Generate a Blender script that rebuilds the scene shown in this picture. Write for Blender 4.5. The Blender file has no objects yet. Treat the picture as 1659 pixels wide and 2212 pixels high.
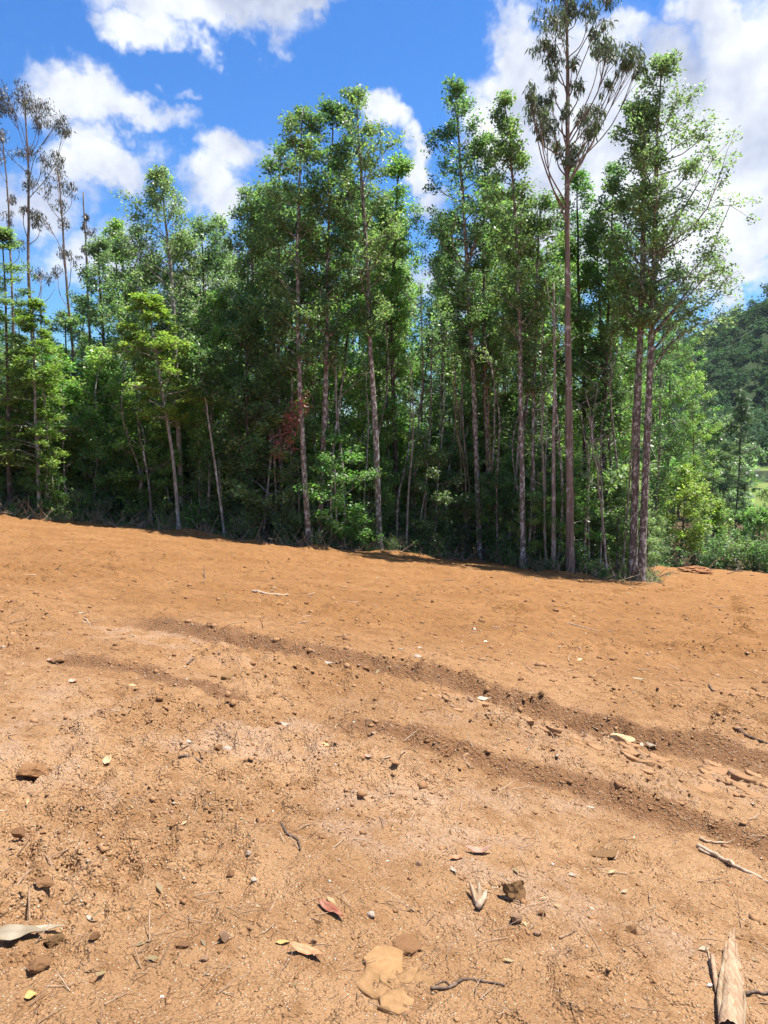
import bpy, bmesh, math, random
import numpy as np
from mathutils import Vector, Matrix

R = math.radians
scene = bpy.context.scene
COL = scene.collection

# ------------------------------------------------------------------ camera
EYE = 1.6
PITCH = R(6.75)
FPX = 1609.0            # focal length in units of a 1659 x 2212 picture
cam_d = bpy.data.cameras.new('camera')
cam_d.sensor_fit = 'VERTICAL'
cam_d.angle = 2 * math.atan(1106.0 / FPX)
cam_d.clip_start = 0.05
cam_d.clip_end = 6000
cam = bpy.data.objects.new('camera', cam_d)
COL.objects.link(cam)
cam.location = (0, 0, EYE)
cam.rotation_euler = (math.pi / 2 - PITCH, 0, 0)
scene.camera = cam

# ------------------------------------------------------------------ light
SUN_EL, SUN_AZ = R(70), R(74)        # azimuth from straight ahead towards the right
to_sun = Vector((math.cos(SUN_EL) * math.sin(SUN_AZ), math.cos(SUN_EL) * math.cos(SUN_AZ), math.sin(SUN_EL)))
sun_d = bpy.data.lights.new('sun', 'SUN')
sun_d.energy = 5.0
sun_d.angle = R(0.53)
sun_d.color = (1.0, 0.95, 0.87)
sun = bpy.data.objects.new('sun', sun_d)
COL.objects.link(sun)
sun.rotation_euler = to_sun.to_track_quat('Z', 'Y').to_euler()

vs = scene.view_settings
vs.view_transform = 'Standard'
vs.look = 'None'
vs.exposure = 1.28
vs.gamma = 1.0
vs.use_curve_mapping = False

cy = scene.cycles
cy.use_denoising = True
try:
    cy.denoiser = 'OPENIMAGEDENOISE'
    cy.denoising_input_passes = 'RGB_ALBEDO_NORMAL'
except Exception:
    pass
cy.max_bounces = 8
cy.diffuse_bounces = 5
cy.transmission_bounces = 5
cy.glossy_bounces = 2
cy.sample_clamp_indirect = 6.0


class NT:
    """small helper round a node tree"""
    def __init__(self, tree):
        self.t = tree
        tree.nodes.clear()

    def n(self, typ, ins=None, **props):
        nd = self.t.nodes.new(typ)
        for k, v in props.items():
            setattr(nd, k, v)
        for k, v in (ins or {}).items():
            s = nd.inputs[k]
            if hasattr(v, 'is_output') or isinstance(v, bpy.types.NodeSocket):
                self.t.links.new(v, s)
            else:
                s.default_value = v
        return nd

    def m(self, op, a, b=0.0, c=None, clamp=False):
        d = {0: a, 1: b}
        if c is not None:
            d[2] = c
        return self.n('ShaderNodeMath', d, operation=op, use_clamp=clamp).outputs[0]

    def dot(self, a, b):
        return self.n('ShaderNodeVectorMath', {0: a, 1: b}, operation='DOT_PRODUCT').outputs['Value']

    def vm(self, op, a, b):
        return self.n('ShaderNodeVectorMath', {0: a, 1: b}, operation=op).outputs[0]

    def step(self, x, lo, hi, a=0.0, b=1.0):
        nd = self.n('ShaderNodeMapRange', {'Value': x, 'From Min': lo, 'From Max': hi, 'To Min': a, 'To Max': b},
                    interpolation_type='SMOOTHSTEP')
        return nd.outputs[0]

    def mix(self, f, a, b, blend='MIX'):
        nd = self.n('ShaderNodeMix', {'Factor': f, 'A': a, 'B': b} if False else None, data_type='RGBA', blend_type=blend)
        for s, v in ((nd.inputs[0], f), (nd.inputs[6], a), (nd.inputs[7], b)):
            if isinstance(v, bpy.types.NodeSocket):
                self.t.links.new(v, s)
            else:
                s.default_value = v if not isinstance(v, tuple) or len(v) == 4 else (*v, 1)
        return nd.outputs[2]

    def noise(self, vec, scale, detail=4.0, rough=0.55, lac=2.0):
        return self.n('ShaderNodeTexNoise', {'Vector': vec, 'Scale': scale, 'Detail': detail, 'Roughness': rough,
                                             'Lacunarity': lac}).outputs['Fac']


def px_dir(px, py):
    """world direction seen at a point of the 1659 x 2212 picture"""
    xc, yc = (px - 829.5) / FPX, -(py - 1106.0) / FPX
    c, s = math.cos(PITCH), math.sin(PITCH)
    return np.array([xc, c + s * yc, -s + c * yc])


# ------------------------------------------------------------------ world: Nishita sky with cumulus clouds
world = bpy.data.worlds.new('World')
scene.world = world
world.use_nodes = True
W = NT(world.node_tree)
tc = W.n('ShaderNodeTexCoord').outputs['Generated']
sky = W.n('ShaderNodeTexSky', sky_type='NISHITA', sun_disc=False, sun_elevation=SUN_EL, sun_rotation=SUN_AZ,
          altitude=200, air_density=1.25, dust_density=0.25, ozone_density=4.0)
skyc = W.n('ShaderNodeHueSaturation', {'Color': sky.outputs[0], 'Saturation': 1.12, 'Value': 1.0, 'Hue': 0.5}).outputs[0]
skyc = W.mix(1.0, skyc, (0.40, 0.68, 1.0, 1), 'MULTIPLY')
bg_sky = W.n('ShaderNodeBackground', {'Color': skyc, 'Strength': 0.074})
# warped direction: ragged cloud outlines
wn = W.n('ShaderNodeTexNoise', {'Vector': tc, 'Scale': 7.0, 'Detail': 5.0, 'Roughness': 0.64}).outputs['Color']
wv = W.n('ShaderNodeVectorMath', {0: W.vm('SUBTRACT', wn, (0.5, 0.5, 0.5)), 'Scale': 0.19}, operation='SCALE').outputs[0]
wn2 = W.n('ShaderNodeTexNoise', {'Vector': tc, 'Scale': 2.6, 'Detail': 2.0}).outputs['Color']
wv2 = W.n('ShaderNodeVectorMath', {0: W.vm('SUBTRACT', wn2, (0.5, 0.5, 0.5)), 'Scale': 0.07}, operation='SCALE').outputs[0]
dw = W.vm('ADD', W.vm('ADD', tc, wv), wv2)
# each cumulus: direction (as pixel of the 1659 x 2212 picture), half sizes in the same unit, weight
CLOUDS = [(430, -22, 185, 52, 1.0), (310, 30, 80, 36, .9), (620, -25, 120, 36, .9),
          (190, 200, 92, 62, 1.0), (300, 235, 95, 40, .85), (230, 345, 95, 54, 1.0), (90, 420, 110, 70, .8),
          (385, 165, 40, 20, .5), (490, 340, 76, 58, 1.0), (460, 420, 70, 62, .95), (240, 560, 150, 70, .75), (500, 580, 170, 70, .8),
          (862, 330, 38, 50, .9), (885, 410, 55, 60, .8),
          (1105, 110, 70, 80, 1.0), (1100, 250, 90, 90, 1.0), (1230, 130, 110, 100, 1.0), (1300, 310, 170, 190, 1.0), (1330, 60, 90, 40, .8),
          (1550, 60, 70, 70, 1.0), (1640, 170, 140, 190, 1.0), (1500, 310, 130, 180, 1.0), (1400, 190, 90, 90, .9),
          (1220, 480, 200, 130, .9), (1560, 500, 150, 90, .9), (1630, 560, 90, 50, .9), (1520, 620, 100, 36, .6),
          (950, 640, 240, 70, .7), (1640, 400, 90, 80, .9), (1600, 590, 120, 60, 1.0), (1655, 490, 120, 80, 1.0), (1500, 560, 110, 70, .9)]
field = None
for (px, py, rx, ry, wgt) in CLOUDS:
    d = px_dir(px, py)
    d = d / np.linalg.norm(d)
    right = np.cross(d, [0, 0, 1.0]); right /= np.linalg.norm(right)
    up = np.cross(right, d)
    u = W.dot(dw, tuple(right * FPX / rx * 0.93))
    v = W.dot(dw, tuple(up * FPX / ry * 0.93))
    r2 = W.m('ADD', W.m('MULTIPLY', u, u), W.m('MULTIPLY', v, v))
    g = W.m('MULTIPLY', W.m('EXPONENT', W.m('MULTIPLY', r2, -0.75)), wgt)
    field = g if field is None else W.m('MAXIMUM', field, g)
field = W.m('MULTIPLY', field, W.m('GREATER_THAN', W.dot(tc, (0.0, 0.95, 0.3)), 0.1))
# the sky goes on round the rest of the dome with clouds of the same kind
sep = W.n('ShaderNodeSeparateXYZ', {0: tc})
zc = W.m('ADD', W.m('MAXIMUM', sep.outputs[2], 0.0), 0.22)
flat = W.n('ShaderNodeCombineXYZ', {0: W.m('DIVIDE', sep.outputs[0], zc), 1: W.m('DIVIDE', sep.outputs[1], zc), 2: 3.7}).outputs[0]
gen = W.step(W.noise(flat, 1.5, 3.0, 0.58), 0.44, 0.66)
away = W.step(W.dot(tc, tuple(px_dir(829, 700) / np.linalg.norm(px_dir(829, 700)))), 0.62, 0.80, 1.0, 0.0)
field = W.m('MAXIMUM', field, W.m('MULTIPLY', gen, away))
fine = W.noise(dw, 16.0, 5.0, 0.62)
fld = W.m('ADD', field, W.m('MULTIPLY', W.m('SUBTRACT', fine, 0.5), 0.34))
cover = W.step(fld, 0.36, 0.80)
cover = W.m('MULTIPLY', cover, W.step(sep.outputs[2], -0.02, 0.03))
# shading inside the cloud: billows lit from above, grey flanks
nA = W.noise(tc, 8.0, 4.0, 0.6)
tcs = W.vm('ADD', tc, tuple(Vector((0.012, 0.0, 0.035))))
nB = W.noise(tcs, 8.0, 4.0, 0.6)
bill = W.m('ADD', W.m('MULTIPLY', W.m('SUBTRACT', nA, nB), 3.8), 0.55)
big = W.noise(tc, 4.2, 2.0, 0.55)
lit = W.m('ADD', W.m('MULTIPLY', bill, 0.62), W.m('MULTIPLY', W.step(big, 0.38, 0.60), 0.48), clamp=True)
ccol = W.mix(lit, (0.33, 0.39, 0.55, 1), (0.82, 0.85, 0.91, 1))
bg_cl = W.n('ShaderNodeBackground', {'Color': ccol, 'Strength': 0.535})
mixs = W.n('ShaderNodeMixShader', {0: cover, 1: bg_sky.outputs[0], 2: bg_cl.outputs[0]})
W.n('ShaderNodeOutputWorld', {0: mixs.outputs[0]})
world.cycles.sampling_method = 'MANUAL'
world.cycles.sample_map_resolution = 512

# ------------------------------------------------------------------ numeric helpers
_tabs = {}


def vnoise(x, y, seed=0):
    """smooth value noise, range -1..1"""
    if seed not in _tabs:
        _tabs[seed] = np.random.RandomState(seed + 11).uniform(-1, 1, (256, 256))
    T = _tabs[seed]
    xi = np.floor(x).astype(np.int64); yi = np.floor(y).astype(np.int64)
    fx = x - xi; fy = y - yi
    fx = fx * fx * fx * (fx * (fx * 6 - 15) + 10); fy = fy * fy * fy * (fy * (fy * 6 - 15) + 10)
    x0, x1, y0, y1 = xi & 255, (xi + 1) & 255, yi & 255, (yi + 1) & 255
    return (T[x0, y0] * (1 - fx) + T[x1, y0] * fx) * (1 - fy) + (T[x0, y1] * (1 - fx) + T[x1, y1] * fx) * fy


def fbm(x, y, octv=4, seed=0, gain=0.5):
    a, s, f = 1.0, 0.0, 1.0
    c, sn = math.cos(0.6), math.sin(0.6)
    for k in range(octv):
        s = s + a * vnoise(x * f + k * 17.3, y * f - k * 9.1, seed + k)
        a *= gain; f *= 2.03
        x, y = c * x - sn * y, sn * x + c * y
    return s


def worley(x, y, seed=0):
    rs = np.random.RandomState(seed + 77)
    TX, TY, TV = rs.uniform(0.1, .9, (128, 128)), rs.uniform(0.1, .9, (128, 128)), rs.uniform(0, 1, (128, 128))
    xi = np.floor(x).astype(np.int64); yi = np.floor(y).astype(np.int64)
    f1 = np.full(x.shape, 9.0); f2 = np.full(x.shape, 9.0); val = np.zeros(x.shape)
    for dx in (-1, 0, 1):
        for dy in (-1, 0, 1):
            a, b = (xi + dx) & 127, (yi + dy) & 127
            d = np.hypot(xi + dx + TX[a, b] - x, yi + dy + TY[a, b] - y)
            n1 = d < f1
            f2 = np.where(n1, f1, np.minimum(f2, d)); val = np.where(n1, TV[a, b], val); f1 = np.where(n1, d, f1)
    return f1, f2, val


def sstep(x, a, b):
    t = np.clip((x - a) / (b - a), 0, 1)
    return t * t * (3 - 2 * t)


# ------------------------------------------------------------------ terrain shape
AX, BY = -0.108, -0.12


def base_h(X, Y):
    X = np.asarray(X, float); Y = np.asarray(Y, float)
    Xc = 70 * np.tanh(X / 70)
    Yc = np.where(Y < -20, -20 + (Y + 20) * .2, Y)
    P = AX * Xc + BY * Yc
    k = 1.1
    v = -13.2 + k * np.logaddexp(0, (P + 13.2) / k)
    hill = 118 * sstep(X, 35, 345) * sstep(Y, 258, 450)
    hill = hill * (1 - .6 * sstep(Y, 520, 900))
    hill = hill * (1 + .10 * vnoise(X / 60, Y / 60, 5) + .05 * vnoise(X / 25, Y / 25, 6))
    pond = sstep(1.15 - np.hypot((X - 150) / 62, (Y - 211) / 44) + .10 * vnoise(X / 18, Y / 18, 7), .10, .35)
    return v + hill - 1.6 * pond


def hit(px, py):
    """point of the bare slope seen at a pixel of the 1659 x 2212 picture"""
    d = px_dir(px, py)
    if py > 1262:
        t = -EYE / (d[2] - AX * d[0] - BY * d[1])
    else:
        t = 1.0
        for _ in range(4000):
            if EYE + d[2] * t < float(base_h(d[0] * t, d[1] * t)):
                break
            t += 0.02 + t * 0.002
    return d[0] * t, d[1] * t


def at(px, py, Y):
    d = px_dir(px, py)
    t = Y / d[1]
    return np.array([d[0] * t, Y, EYE + d[2] * t])


EDGE_PX = [(-260, 1090), (0, 1116), (200, 1131), (385, 1151), (560, 1172), (670, 1184), (820, 1196), (1035, 1212),
           (1130, 1230), (1235, 1245), (1380, 1259), (1430, 1262)]
_e = [hit(*p) for p in EDGE_PX]
EX = np.array([-60, -30] + [p[0] for p in _e] + [13.2, 16.5, 21, 28, 40, 80])
EYV = np.array([30, 29] + [p[1] for p in _e] + [37, 45, 50, 53, 55, 60])


def edge_y(X):
    return np.interp(X, EX, EYV)


def poly_dist(X, Y, pts):
    """signed distance to a polyline (positive on its far side) and arc parameter 0..1"""
    pts = np.array(pts)
    seg = np.hypot(*(pts[1:] - pts[:-1]).T); tot = seg.sum(); cum = np.concatenate([[0], np.cumsum(seg)])
    best = np.full(X.shape, 1e9); sg = np.zeros(X.shape); par = np.zeros(X.shape)
    for i in range(len(pts) - 1):
        ax, ay = pts[i]; dx, dy = (pts[i + 1] - pts[i]) / seg[i]
        t = np.clip((X - ax) * dx + (Y - ay) * dy, 0, seg[i])
        ex, ey = X - ax - dx * t, Y - ay - dy * t
        d = np.hypot(ex, ey)
        b = d < best
        best = np.where(b, d, best); sg = np.where(b, np.sign(dx * ey - dy * ex), sg); par = np.where(b, (cum[i] + t) / tot, par)
    return best * sg, par, tot


def W_(pp):
    return [hit(*p) for p in pp]


BANK1 = W_([(240, 1338), (420, 1372), (640, 1418), (840, 1456), (1000, 1498), (1170, 1548), (1350, 1596), (1659, 1662), (1900, 1716)])
BANK2 = W_([(690, 1566), (900, 1606), (1050, 1648), (1250, 1700), (1420, 1752), (1659, 1822), (1900, 1886)])
BANK3 = W_([(100, 1418), (230, 1436), (420, 1480), (560, 1520)])
CLEATS = [(W_([(-60, 1186), (120, 1192), (330, 1206), (560, 1216), (760, 1222)]), .60, .42, .060),
          (W_([(560, 1276), (760, 1276), (1000, 1284), (1240, 1290)]), .70, .45, .060),
          (W_([(1040, 1312), (1150, 1320), (1250, 1340)]), .9, .34, .055),
          (W_([(1430, 1395), (1540, 1408), (1640, 1416)]), .6, .30, .060),
          (W_([(1590, 1290), (1606, 1350), (1640, 1430)]), .35, .30, .05),
          (W_([(1230, 1790), (1330, 1838), (1420, 1850)]), .14, .06, .016)]
PLATES = [(hit(1480, 1690), 1.25, .62), (hit(1010, 1545), 1.15, .5), (hit(1230, 1600), .9, .5), (hit(1650, 1700), .9, .5)]
PINK = [(hit(1060, 1850), 1.0), (hit(640, 1640), 1.1), (hit(1000, 1750), .8), (hit(260, 1700), .5), (hit(60, 1560), .9),
        (hit(1150, 2000), .45), (hit(340, 1390), .9), (hit(820, 1660), .6), (hit(1500, 2060), .35)]
OCHRE = []


def relief(X, Y):
    """ruts, banks, cleat marks, cracked plates and lumps of the bulldozed soil; also how damp each place is"""
    X = np.asarray(X, float); Y = np.asarray(Y, float)
    damp = np.zeros(X.shape); plate = np.zeros(X.shape)
    fade = sstep(Y, -6, 0) * (1 - sstep(Y, 45, 70))
    ef = sstep(Y - edge_y(X), -0.6, 1.2)
    h = .050 * fbm(X / 2.3, Y / 2.3, 3, 20) + .022 * fbm(X / .8 + 3, Y / .8, 3, 30)
    patch = sstep(fbm(X / 1.4, Y / 1.4, 3, 40), -.25, .7)
    med = np.abs(fbm(X / .28, Y / .28, 3, 50))
    h = h + (.014 + .060 * patch) * (med - .3)
    h = h + (.0080 + .0170 * patch) * fbm(X / .07, Y / .07, 3, 60)
    h = h + .020 * sstep(fbm(X / .16, Y / .16, 3, 65), .25, .75) * sstep(fbm(X / .9, Y / .9, 2, 66), -.4, .5)
    farw = sstep(Y, 7, 13)
    u_, v_ = X * .97 + Y * .22, -X * .22 + Y * .97
    h = h + farw * .045 * sstep(fbm(u_ / 1.0, v_ / .42, 4, 45, .6), .10, .9) * sstep(fbm(X / 2.6, Y / 2.6, 2, 48), -.6, .4)
    for (pts, hh, ww) in ((BANK1, .105, .40), (BANK2, .075, .30), (BANK3, .04, .22)):
        s, par, tot = poly_dist(X, Y, pts)
        s = s + .06 * fbm(X / .8, Y / .8, 5, 70, .62) + .035 * fbm(X / .13, Y / .13, 3, 73)
        ww = ww * (1 + .25 * fbm(X / 1.1, Y / 1.1, 2, 75))
        m = sstep(par, 0.0, .10) * (1 - sstep(par, .93, 1.0) * (0 if pts is not BANK3 else 1))
        far = np.maximum(s, 0)
        h = h + hh * m * sstep(s, -ww / 2, ww / 2) * np.exp(-far / 2.2) - .02 * m * np.exp(-((s + ww * .5) / .18) ** 2)
        damp = np.maximum(damp, m * np.exp(-np.abs((s + .02) / (ww * .46)) ** 6))
    for (pts, half, per, amp) in CLEATS:
        s, par, tot = poly_dist(X, Y, pts)
        m = np.exp(-np.abs(s / half) ** 4) * sstep(fbm(X / .9, Y / .9, 2, 80), -.55, .25) * sstep(par, 0, .08) * (1 - sstep(par, .92, 1))
        ph = (par * tot + s * .55 + .08 * vnoise(X / .5, Y / .5, 81)) / per
        saw = ph - np.floor(ph)
        h = h + amp * 1.5 * m * (np.where(saw < .65, saw / .65, (1 - saw) / .35) - .5)
    pm = np.zeros(X.shape)
    for ((cx, cy_), ra, rb) in PLATES:
        ex = (X - cx) * .96 + (Y - cy_) * .28; ey = -(X - cx) * .28 + (Y - cy_) * .96
        pm = np.maximum(pm, 1 - sstep(np.hypot(ex / ra, ey / rb) + .3 * fbm(X / .4, Y / .4, 2, 90), .6, 1.1))
    idx = pm > .01
    if idx.any():
        x, y = X[idx], Y[idx]
        u = (x * .94 - y * .34) / .20 + .5 * vnoise(x / .15, y / .15, 91); v = (x * .34 + y * .94) / .11 + .4 * vnoise(x / .1, y / .1, 92)
        f1, f2, val = worley(u, v, 3)
        crack = 1 - sstep(f2 - f1, .03, .22)
        keep = sstep(vnoise(x / .3, y / .3, 93), -.45, .1)
        h[idx] += pm[idx] * keep * (.026 * (val - .35) - .040 * crack + .012 * (1 - f1))
        plate[idx] = pm[idx] * keep * (1 - crack)
    h = h * fade * (1 - .6 * ef)
    h = h + ef * fade * (-.10 + .10 * fbm(X / 1.5, Y / 1.5, 3, 95))
    lip = np.exp(-((Y - edge_y(X) + .15) / .35) ** 2) * sstep(vnoise(X / .8, Y / .8, 97), -.3, .6)
    h = h + .16 * lip * fade
    return h, damp, plate, patch


def ground_z(x, y):
    x = np.atleast_1d(np.asarray(x, float)); y = np.atleast_1d(np.asarray(y, float))
    return base_h(x, y) + relief(x, y)[0]


def gz(x, y):
    return float(ground_z(x, y)[0])

# ------------------------------------------------------------------ mesh helpers
def mesh_np(name, verts, quads=None, tris=None, mats=(), smooth=False, attrs=None, ngon=None):
    me = bpy.data.meshes.new(name)
    verts = np.asarray(verts, np.float32)
    loops, starts, pos = [], [], 0
    for arr, k in ((quads, 4), (tris, 3)):
        if arr is not None and len(arr):
            arr = np.asarray(arr, np.int32)
            loops.append(arr.ravel()); starts.append(np.arange(len(arr), dtype=np.int32) * k + pos); pos += arr.size
    loops = np.concatenate(loops); starts = np.concatenate(starts)
    me.vertices.add(len(verts)); me.vertices.foreach_set('co', verts.ravel())
    me.loops.add(len(loops)); me.loops.foreach_set('vertex_index', loops)
    me.polygons.add(len(starts)); me.polygons.foreach_set('loop_start', starts)
    for m in mats:
        me.materials.append(m)
    me.update(calc_edges=True)
    if smooth:
        me.polygons.foreach_set('use_smooth', np.ones(len(starts), bool))
    for k, v in (attrs or {}).items():
        a = me.attributes.new(k, 'FLOAT', 'POINT')
        a.data.foreach_set('value', np.asarray(v, np.float32))
    return me


def link(name, me, parent=None, loc=(0, 0, 0), rot=(0, 0, 0)):
    o = bpy.data.objects.new(name, me)
    o.location = loc; o.rotation_euler = rot
    o.parent = parent
    COL.objects.link(o)
    return o


def tag(o, label=None, cat=None, group=None, kind=None):
    if label: o['label'] = label
    if cat: o['category'] = cat
    if group: o['group'] = group
    if kind: o['kind'] = kind
    return o


def copy_tree(o, parent=None):
    c = o.copy(); COL.objects.link(c); c.parent = parent
    for ch in list(o.children):
        copy_tree(ch, c)
    return c


class MB:
    """collects tubes as vertices and quads"""
    def __init__(self):
        self.v, self.q, self.t, self.k = [], [], [], 0

    def tube(self, pts, radii, n=6, cap=True):
        pts = np.asarray(pts, float); radii = np.asarray(radii, float)
        m = len(pts)
        tan = np.gradient(pts, axis=0)
        tan /= np.linalg.norm(tan, axis=1)[:, None] + 1e-9
        ref = np.array([1.0, 0.13, 0.0]) if abs(tan[0][0]) < .8 else np.array([0.1, 0.0, 1.0])
        a = np.cross(tan, ref); a /= np.linalg.norm(a, axis=1)[:, None] + 1e-9
        b = np.cross(tan, a)
        th = np.arange(n) * 2 * math.pi / n
        ring = pts[:, None, :] + radii[:, None, None] * (np.cos(th)[None, :, None] * a[:, None, :] + np.sin(th)[None, :, None] * b[:, None, :])
        self.v.append(ring.reshape(-1, 3))
        i = np.arange(m - 1)[:, None] * n; j = np.arange(n)[None, :]; jn = (j + 1) % n
        q = np.stack([i + j, i + jn, i + n + jn, i + n + j], -1).reshape(-1, 4) + self.k
        self.q.append(q)
        if cap:
            c = self.k + (m - 1) * n
            self.v.append(pts[-1:] + tan[-1] * radii[-1] * .5)
            tip = self.k + m * n
            self.t.append(np.array([[c + jj, c + (jj + 1) % n, tip] for jj in range(n)]))
            self.k += 1
        self.k += m * n

    def mesh(self, name, mat, smooth=True):
        if not self.v:
            return None
        return mesh_np(name, np.concatenate(self.v), np.concatenate(self.q), np.concatenate(self.t) if self.t else None,
                       [mat], smooth)


def spline(pts, n):
    """Catmull-Rom through the points, n samples"""
    P = np.asarray(pts, float)
    if len(P) == 2:
        return P[0] + (P[1] - P[0]) * np.linspace(0, 1, n)[:, None]
    P = np.vstack([2 * P[0] - P[1], P, 2 * P[-1] - P[-2]])
    seg = len(P) - 3
    out = []
    for s in np.linspace(0, seg, n):
        i = min(int(s), seg - 1); t = s - i
        p0, p1, p2, p3 = P[i:i + 4]
        out.append(.5 * ((2 * p1) + (p2 - p0) * t + (2 * p0 - 5 * p1 + 4 * p2 - p3) * t * t + (3 * p1 - p0 - 3 * p2 + p3) * t ** 3))
    return np.array(out)


# ------------------------------------------------------------------ materials
def material(name):
    m = bpy.data.materials.new(name)
    m.use_nodes = True
    return m, NT(m.node_tree)


def leaf_mat(name, col, trans=(1.3, 1.55, .75), tf=0.52, rough=.42, spread=.42, hue=.035, spec=.5):
    m, N = material(name)
    rnd = N.n('ShaderNodeNewGeometry').outputs['Random Per Island']
    tint = N.n('ShaderNodeAttribute', attribute_name='tint').outputs['Fac']
    objr = N.n('ShaderNodeObjectInfo').outputs['Random']
    val = N.m('MULTIPLY', N.m('ADD', N.m('MULTIPLY', rnd, spread * 2), 1 - spread), tint)
    val = N.m('MULTIPLY', val, N.m('ADD', N.m('MULTIPLY', objr, .30), .85))
    h = N.m('ADD', .5 - hue, N.m('MULTIPLY', N.m('FRACT', N.m('MULTIPLY', rnd, 7.31)), 2 * hue))
    h = N.m('ADD', h, N.m('MULTIPLY', N.m('SUBTRACT', objr, .5), -.05))
    c = N.n('ShaderNodeHueSaturation', {'Hue': h, 'Saturation': 1.0, 'Value': val, 'Color': (*col, 1)}).outputs[0]
    ct = N.mix(1.0, c, (*trans, 1), 'MULTIPLY')
    p = N.n('ShaderNodeBsdfPrincipled', {'Base Color': c, 'Roughness': rough, 'Specular IOR Level': spec})
    t = N.n('ShaderNodeBsdfTranslucent', {'Color': ct})
    mx = N.n('ShaderNodeMixShader', {0: tf, 1: p.outputs[0], 2: t.outputs[0]})
    N.n('ShaderNodeOutputMaterial', {0: mx.outputs[0]})
    return m


def bark_mat(name, col, col2, lichen=0.0, stretch=.25, scale=5.0, lcol=(.46, .44, .40)):
    m, N = material(name)
    co = N.n('ShaderNodeTexCoord').outputs['Object']
    oi = N.n('ShaderNodeObjectInfo').outputs['Random']
    off = N.n('ShaderNodeCombineXYZ', {0: N.m('MULTIPLY', oi, 37.0), 1: 0.0, 2: N.m('MULTIPLY', oi, 61.0)}).outputs[0]
    co = N.vm('ADD', co, off)
    st = N.vm('MULTIPLY', co, (1, 1, stretch))
    a = N.noise(st, scale * 3, 6, .65)
    b = N.noise(co, scale * .5, 3, .5)
    c = N.mix(N.step(a, .35, .68), (*col, 1), (*col2, 1))
    if lichen:
        l1 = N.noise(N.vm('MULTIPLY', co, (1, 1, .55)), scale * 2.2, 5, .62)
        f = N.m('MULTIPLY', N.step(l1, .50, .58), N.step(b, .62 - lichen * .42, .78 - lichen * .42))
        c = N.mix(f, c, (*lcol, 1))
        l2 = N.noise(co, scale * .9, 4, .6)
        c = N.mix(N.m('MULTIPLY', N.step(l2, .60, .70), .55), c, (.13, .12, .035, 1))
    bump = N.n('ShaderNodeBump', {'Height': a, 'Strength': .6, 'Distance': .02})
    p = N.n('ShaderNodeBsdfPrincipled', {'Base Color': c, 'Roughness': .9, 'Specular IOR Level': .2, 'Normal': bump.outputs[0]})
    N.n('ShaderNodeOutputMaterial', {0: p.outputs[0]})
    return m


def plain_mat(name, col, col2, scale=30, rough=.85, bump=.3, stretch=(1, 1, 1), trans=0.0):
    m, N = material(name)
    co = N.vm('MULTIPLY', N.n('ShaderNodeTexCoord').outputs['Object'], stretch)
    oi = N.n('ShaderNodeObjectInfo').outputs['Random']
    co = N.vm('ADD', co, N.n('ShaderNodeCombineXYZ', {0: N.m('MULTIPLY', oi, 13.0), 1: N.m('MULTIPLY', oi, 29.0), 2: 0.0}).outputs[0])
    a = N.noise(co, scale, 5, .6)
    c = N.mix(N.step(a, .35, .66), (*col, 1), (*col2, 1))
    c = N.n('ShaderNodeHueSaturation', {'Color': c, 'Value': N.m('ADD', .85, N.m('MULTIPLY', oi, .3))}).outputs[0]
    bp = N.n('ShaderNodeBump', {'Height': a, 'Strength': bump, 'Distance': .01})
    p = N.n('ShaderNodeBsdfPrincipled', {'Base Color': c, 'Roughness': rough, 'Specular IOR Level': .25, 'Normal': bp.outputs[0]})
    out = p.outputs[0]
    if trans:
        t = N.n('ShaderNodeBsdfTranslucent', {'Color': c})
        out = N.n('ShaderNodeMixShader', {0: trans, 1: out, 2: t.outputs[0]}).outputs[0]
    N.n('ShaderNodeOutputMaterial', {0: out})
    return m


LEAF = {
    'dark': leaf_mat('leaf_dark_green', (.140, .212, .090)),
    'mid': leaf_mat('leaf_mid_green', (.162, .242, .110)),
    'bright': leaf_mat('leaf_fresh_green', (.185, .305, .088), tf=.5),
    'yellow': leaf_mat('leaf_yellow_green', (.215, .300, .068), tf=.5),
    'blue': leaf_mat('leaf_blue_green', (.155, .226, .130)),
    'euc': leaf_mat('leaf_eucalyptus', (.085, .115, .060), tf=.28, rough=.5),
    'eucbrown': leaf_mat('leaf_eucalyptus_brownish', (.085, .078, .055), tf=.22, rough=.5),
    'pine': leaf_mat('needle_green', (.090, .145, .064), tf=.25),
    'hill': leaf_mat('leaf_far_wood', (.044, .088, .045), tf=.3, spread=.2, rough=.8, spec=.05),
    'rust': leaf_mat('leaf_dead_rust', (.22, .095, .058), trans=(1.2, .9, .7), tf=.3, hue=.01),
    'straw': leaf_mat('leaf_straw', (.36, .27, .14), trans=(1.1, 1, .8), tf=.3, hue=.01),
}
BARK = {
    'lichen': bark_mat('bark_lichen', (.105, .083, .066), (.205, .172, .142), 1.0),
    'brown': bark_mat('bark_brown', (.092, .074, .060), (.175, .145, .120), .7),
    'dark': bark_mat('bark_dark', (.055, .042, .034), (.115, .088, .070), .25),
    'grey': bark_mat('bark_grey', (.16, .145, .125), (.30, .275, .24), .6),
    'euc': bark_mat('bark_eucalyptus', (.130, .092, .072), (.245, .195, .160), .25, .08, 4.0),
    'smooth': bark_mat('bark_eucalyptus_smooth', (.26, .20, .165), (.36, .30, .26), 0, .06, 2.5),
    'vine': plain_mat('vine_stem', (.22, .155, .085), (.34, .25, .15), 20, .9, .3, (1, 1, .2)),
    'dead': bark_mat('bark_dead', (.17, .135, .11), (.30, .26, .22), .5),
}


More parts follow.
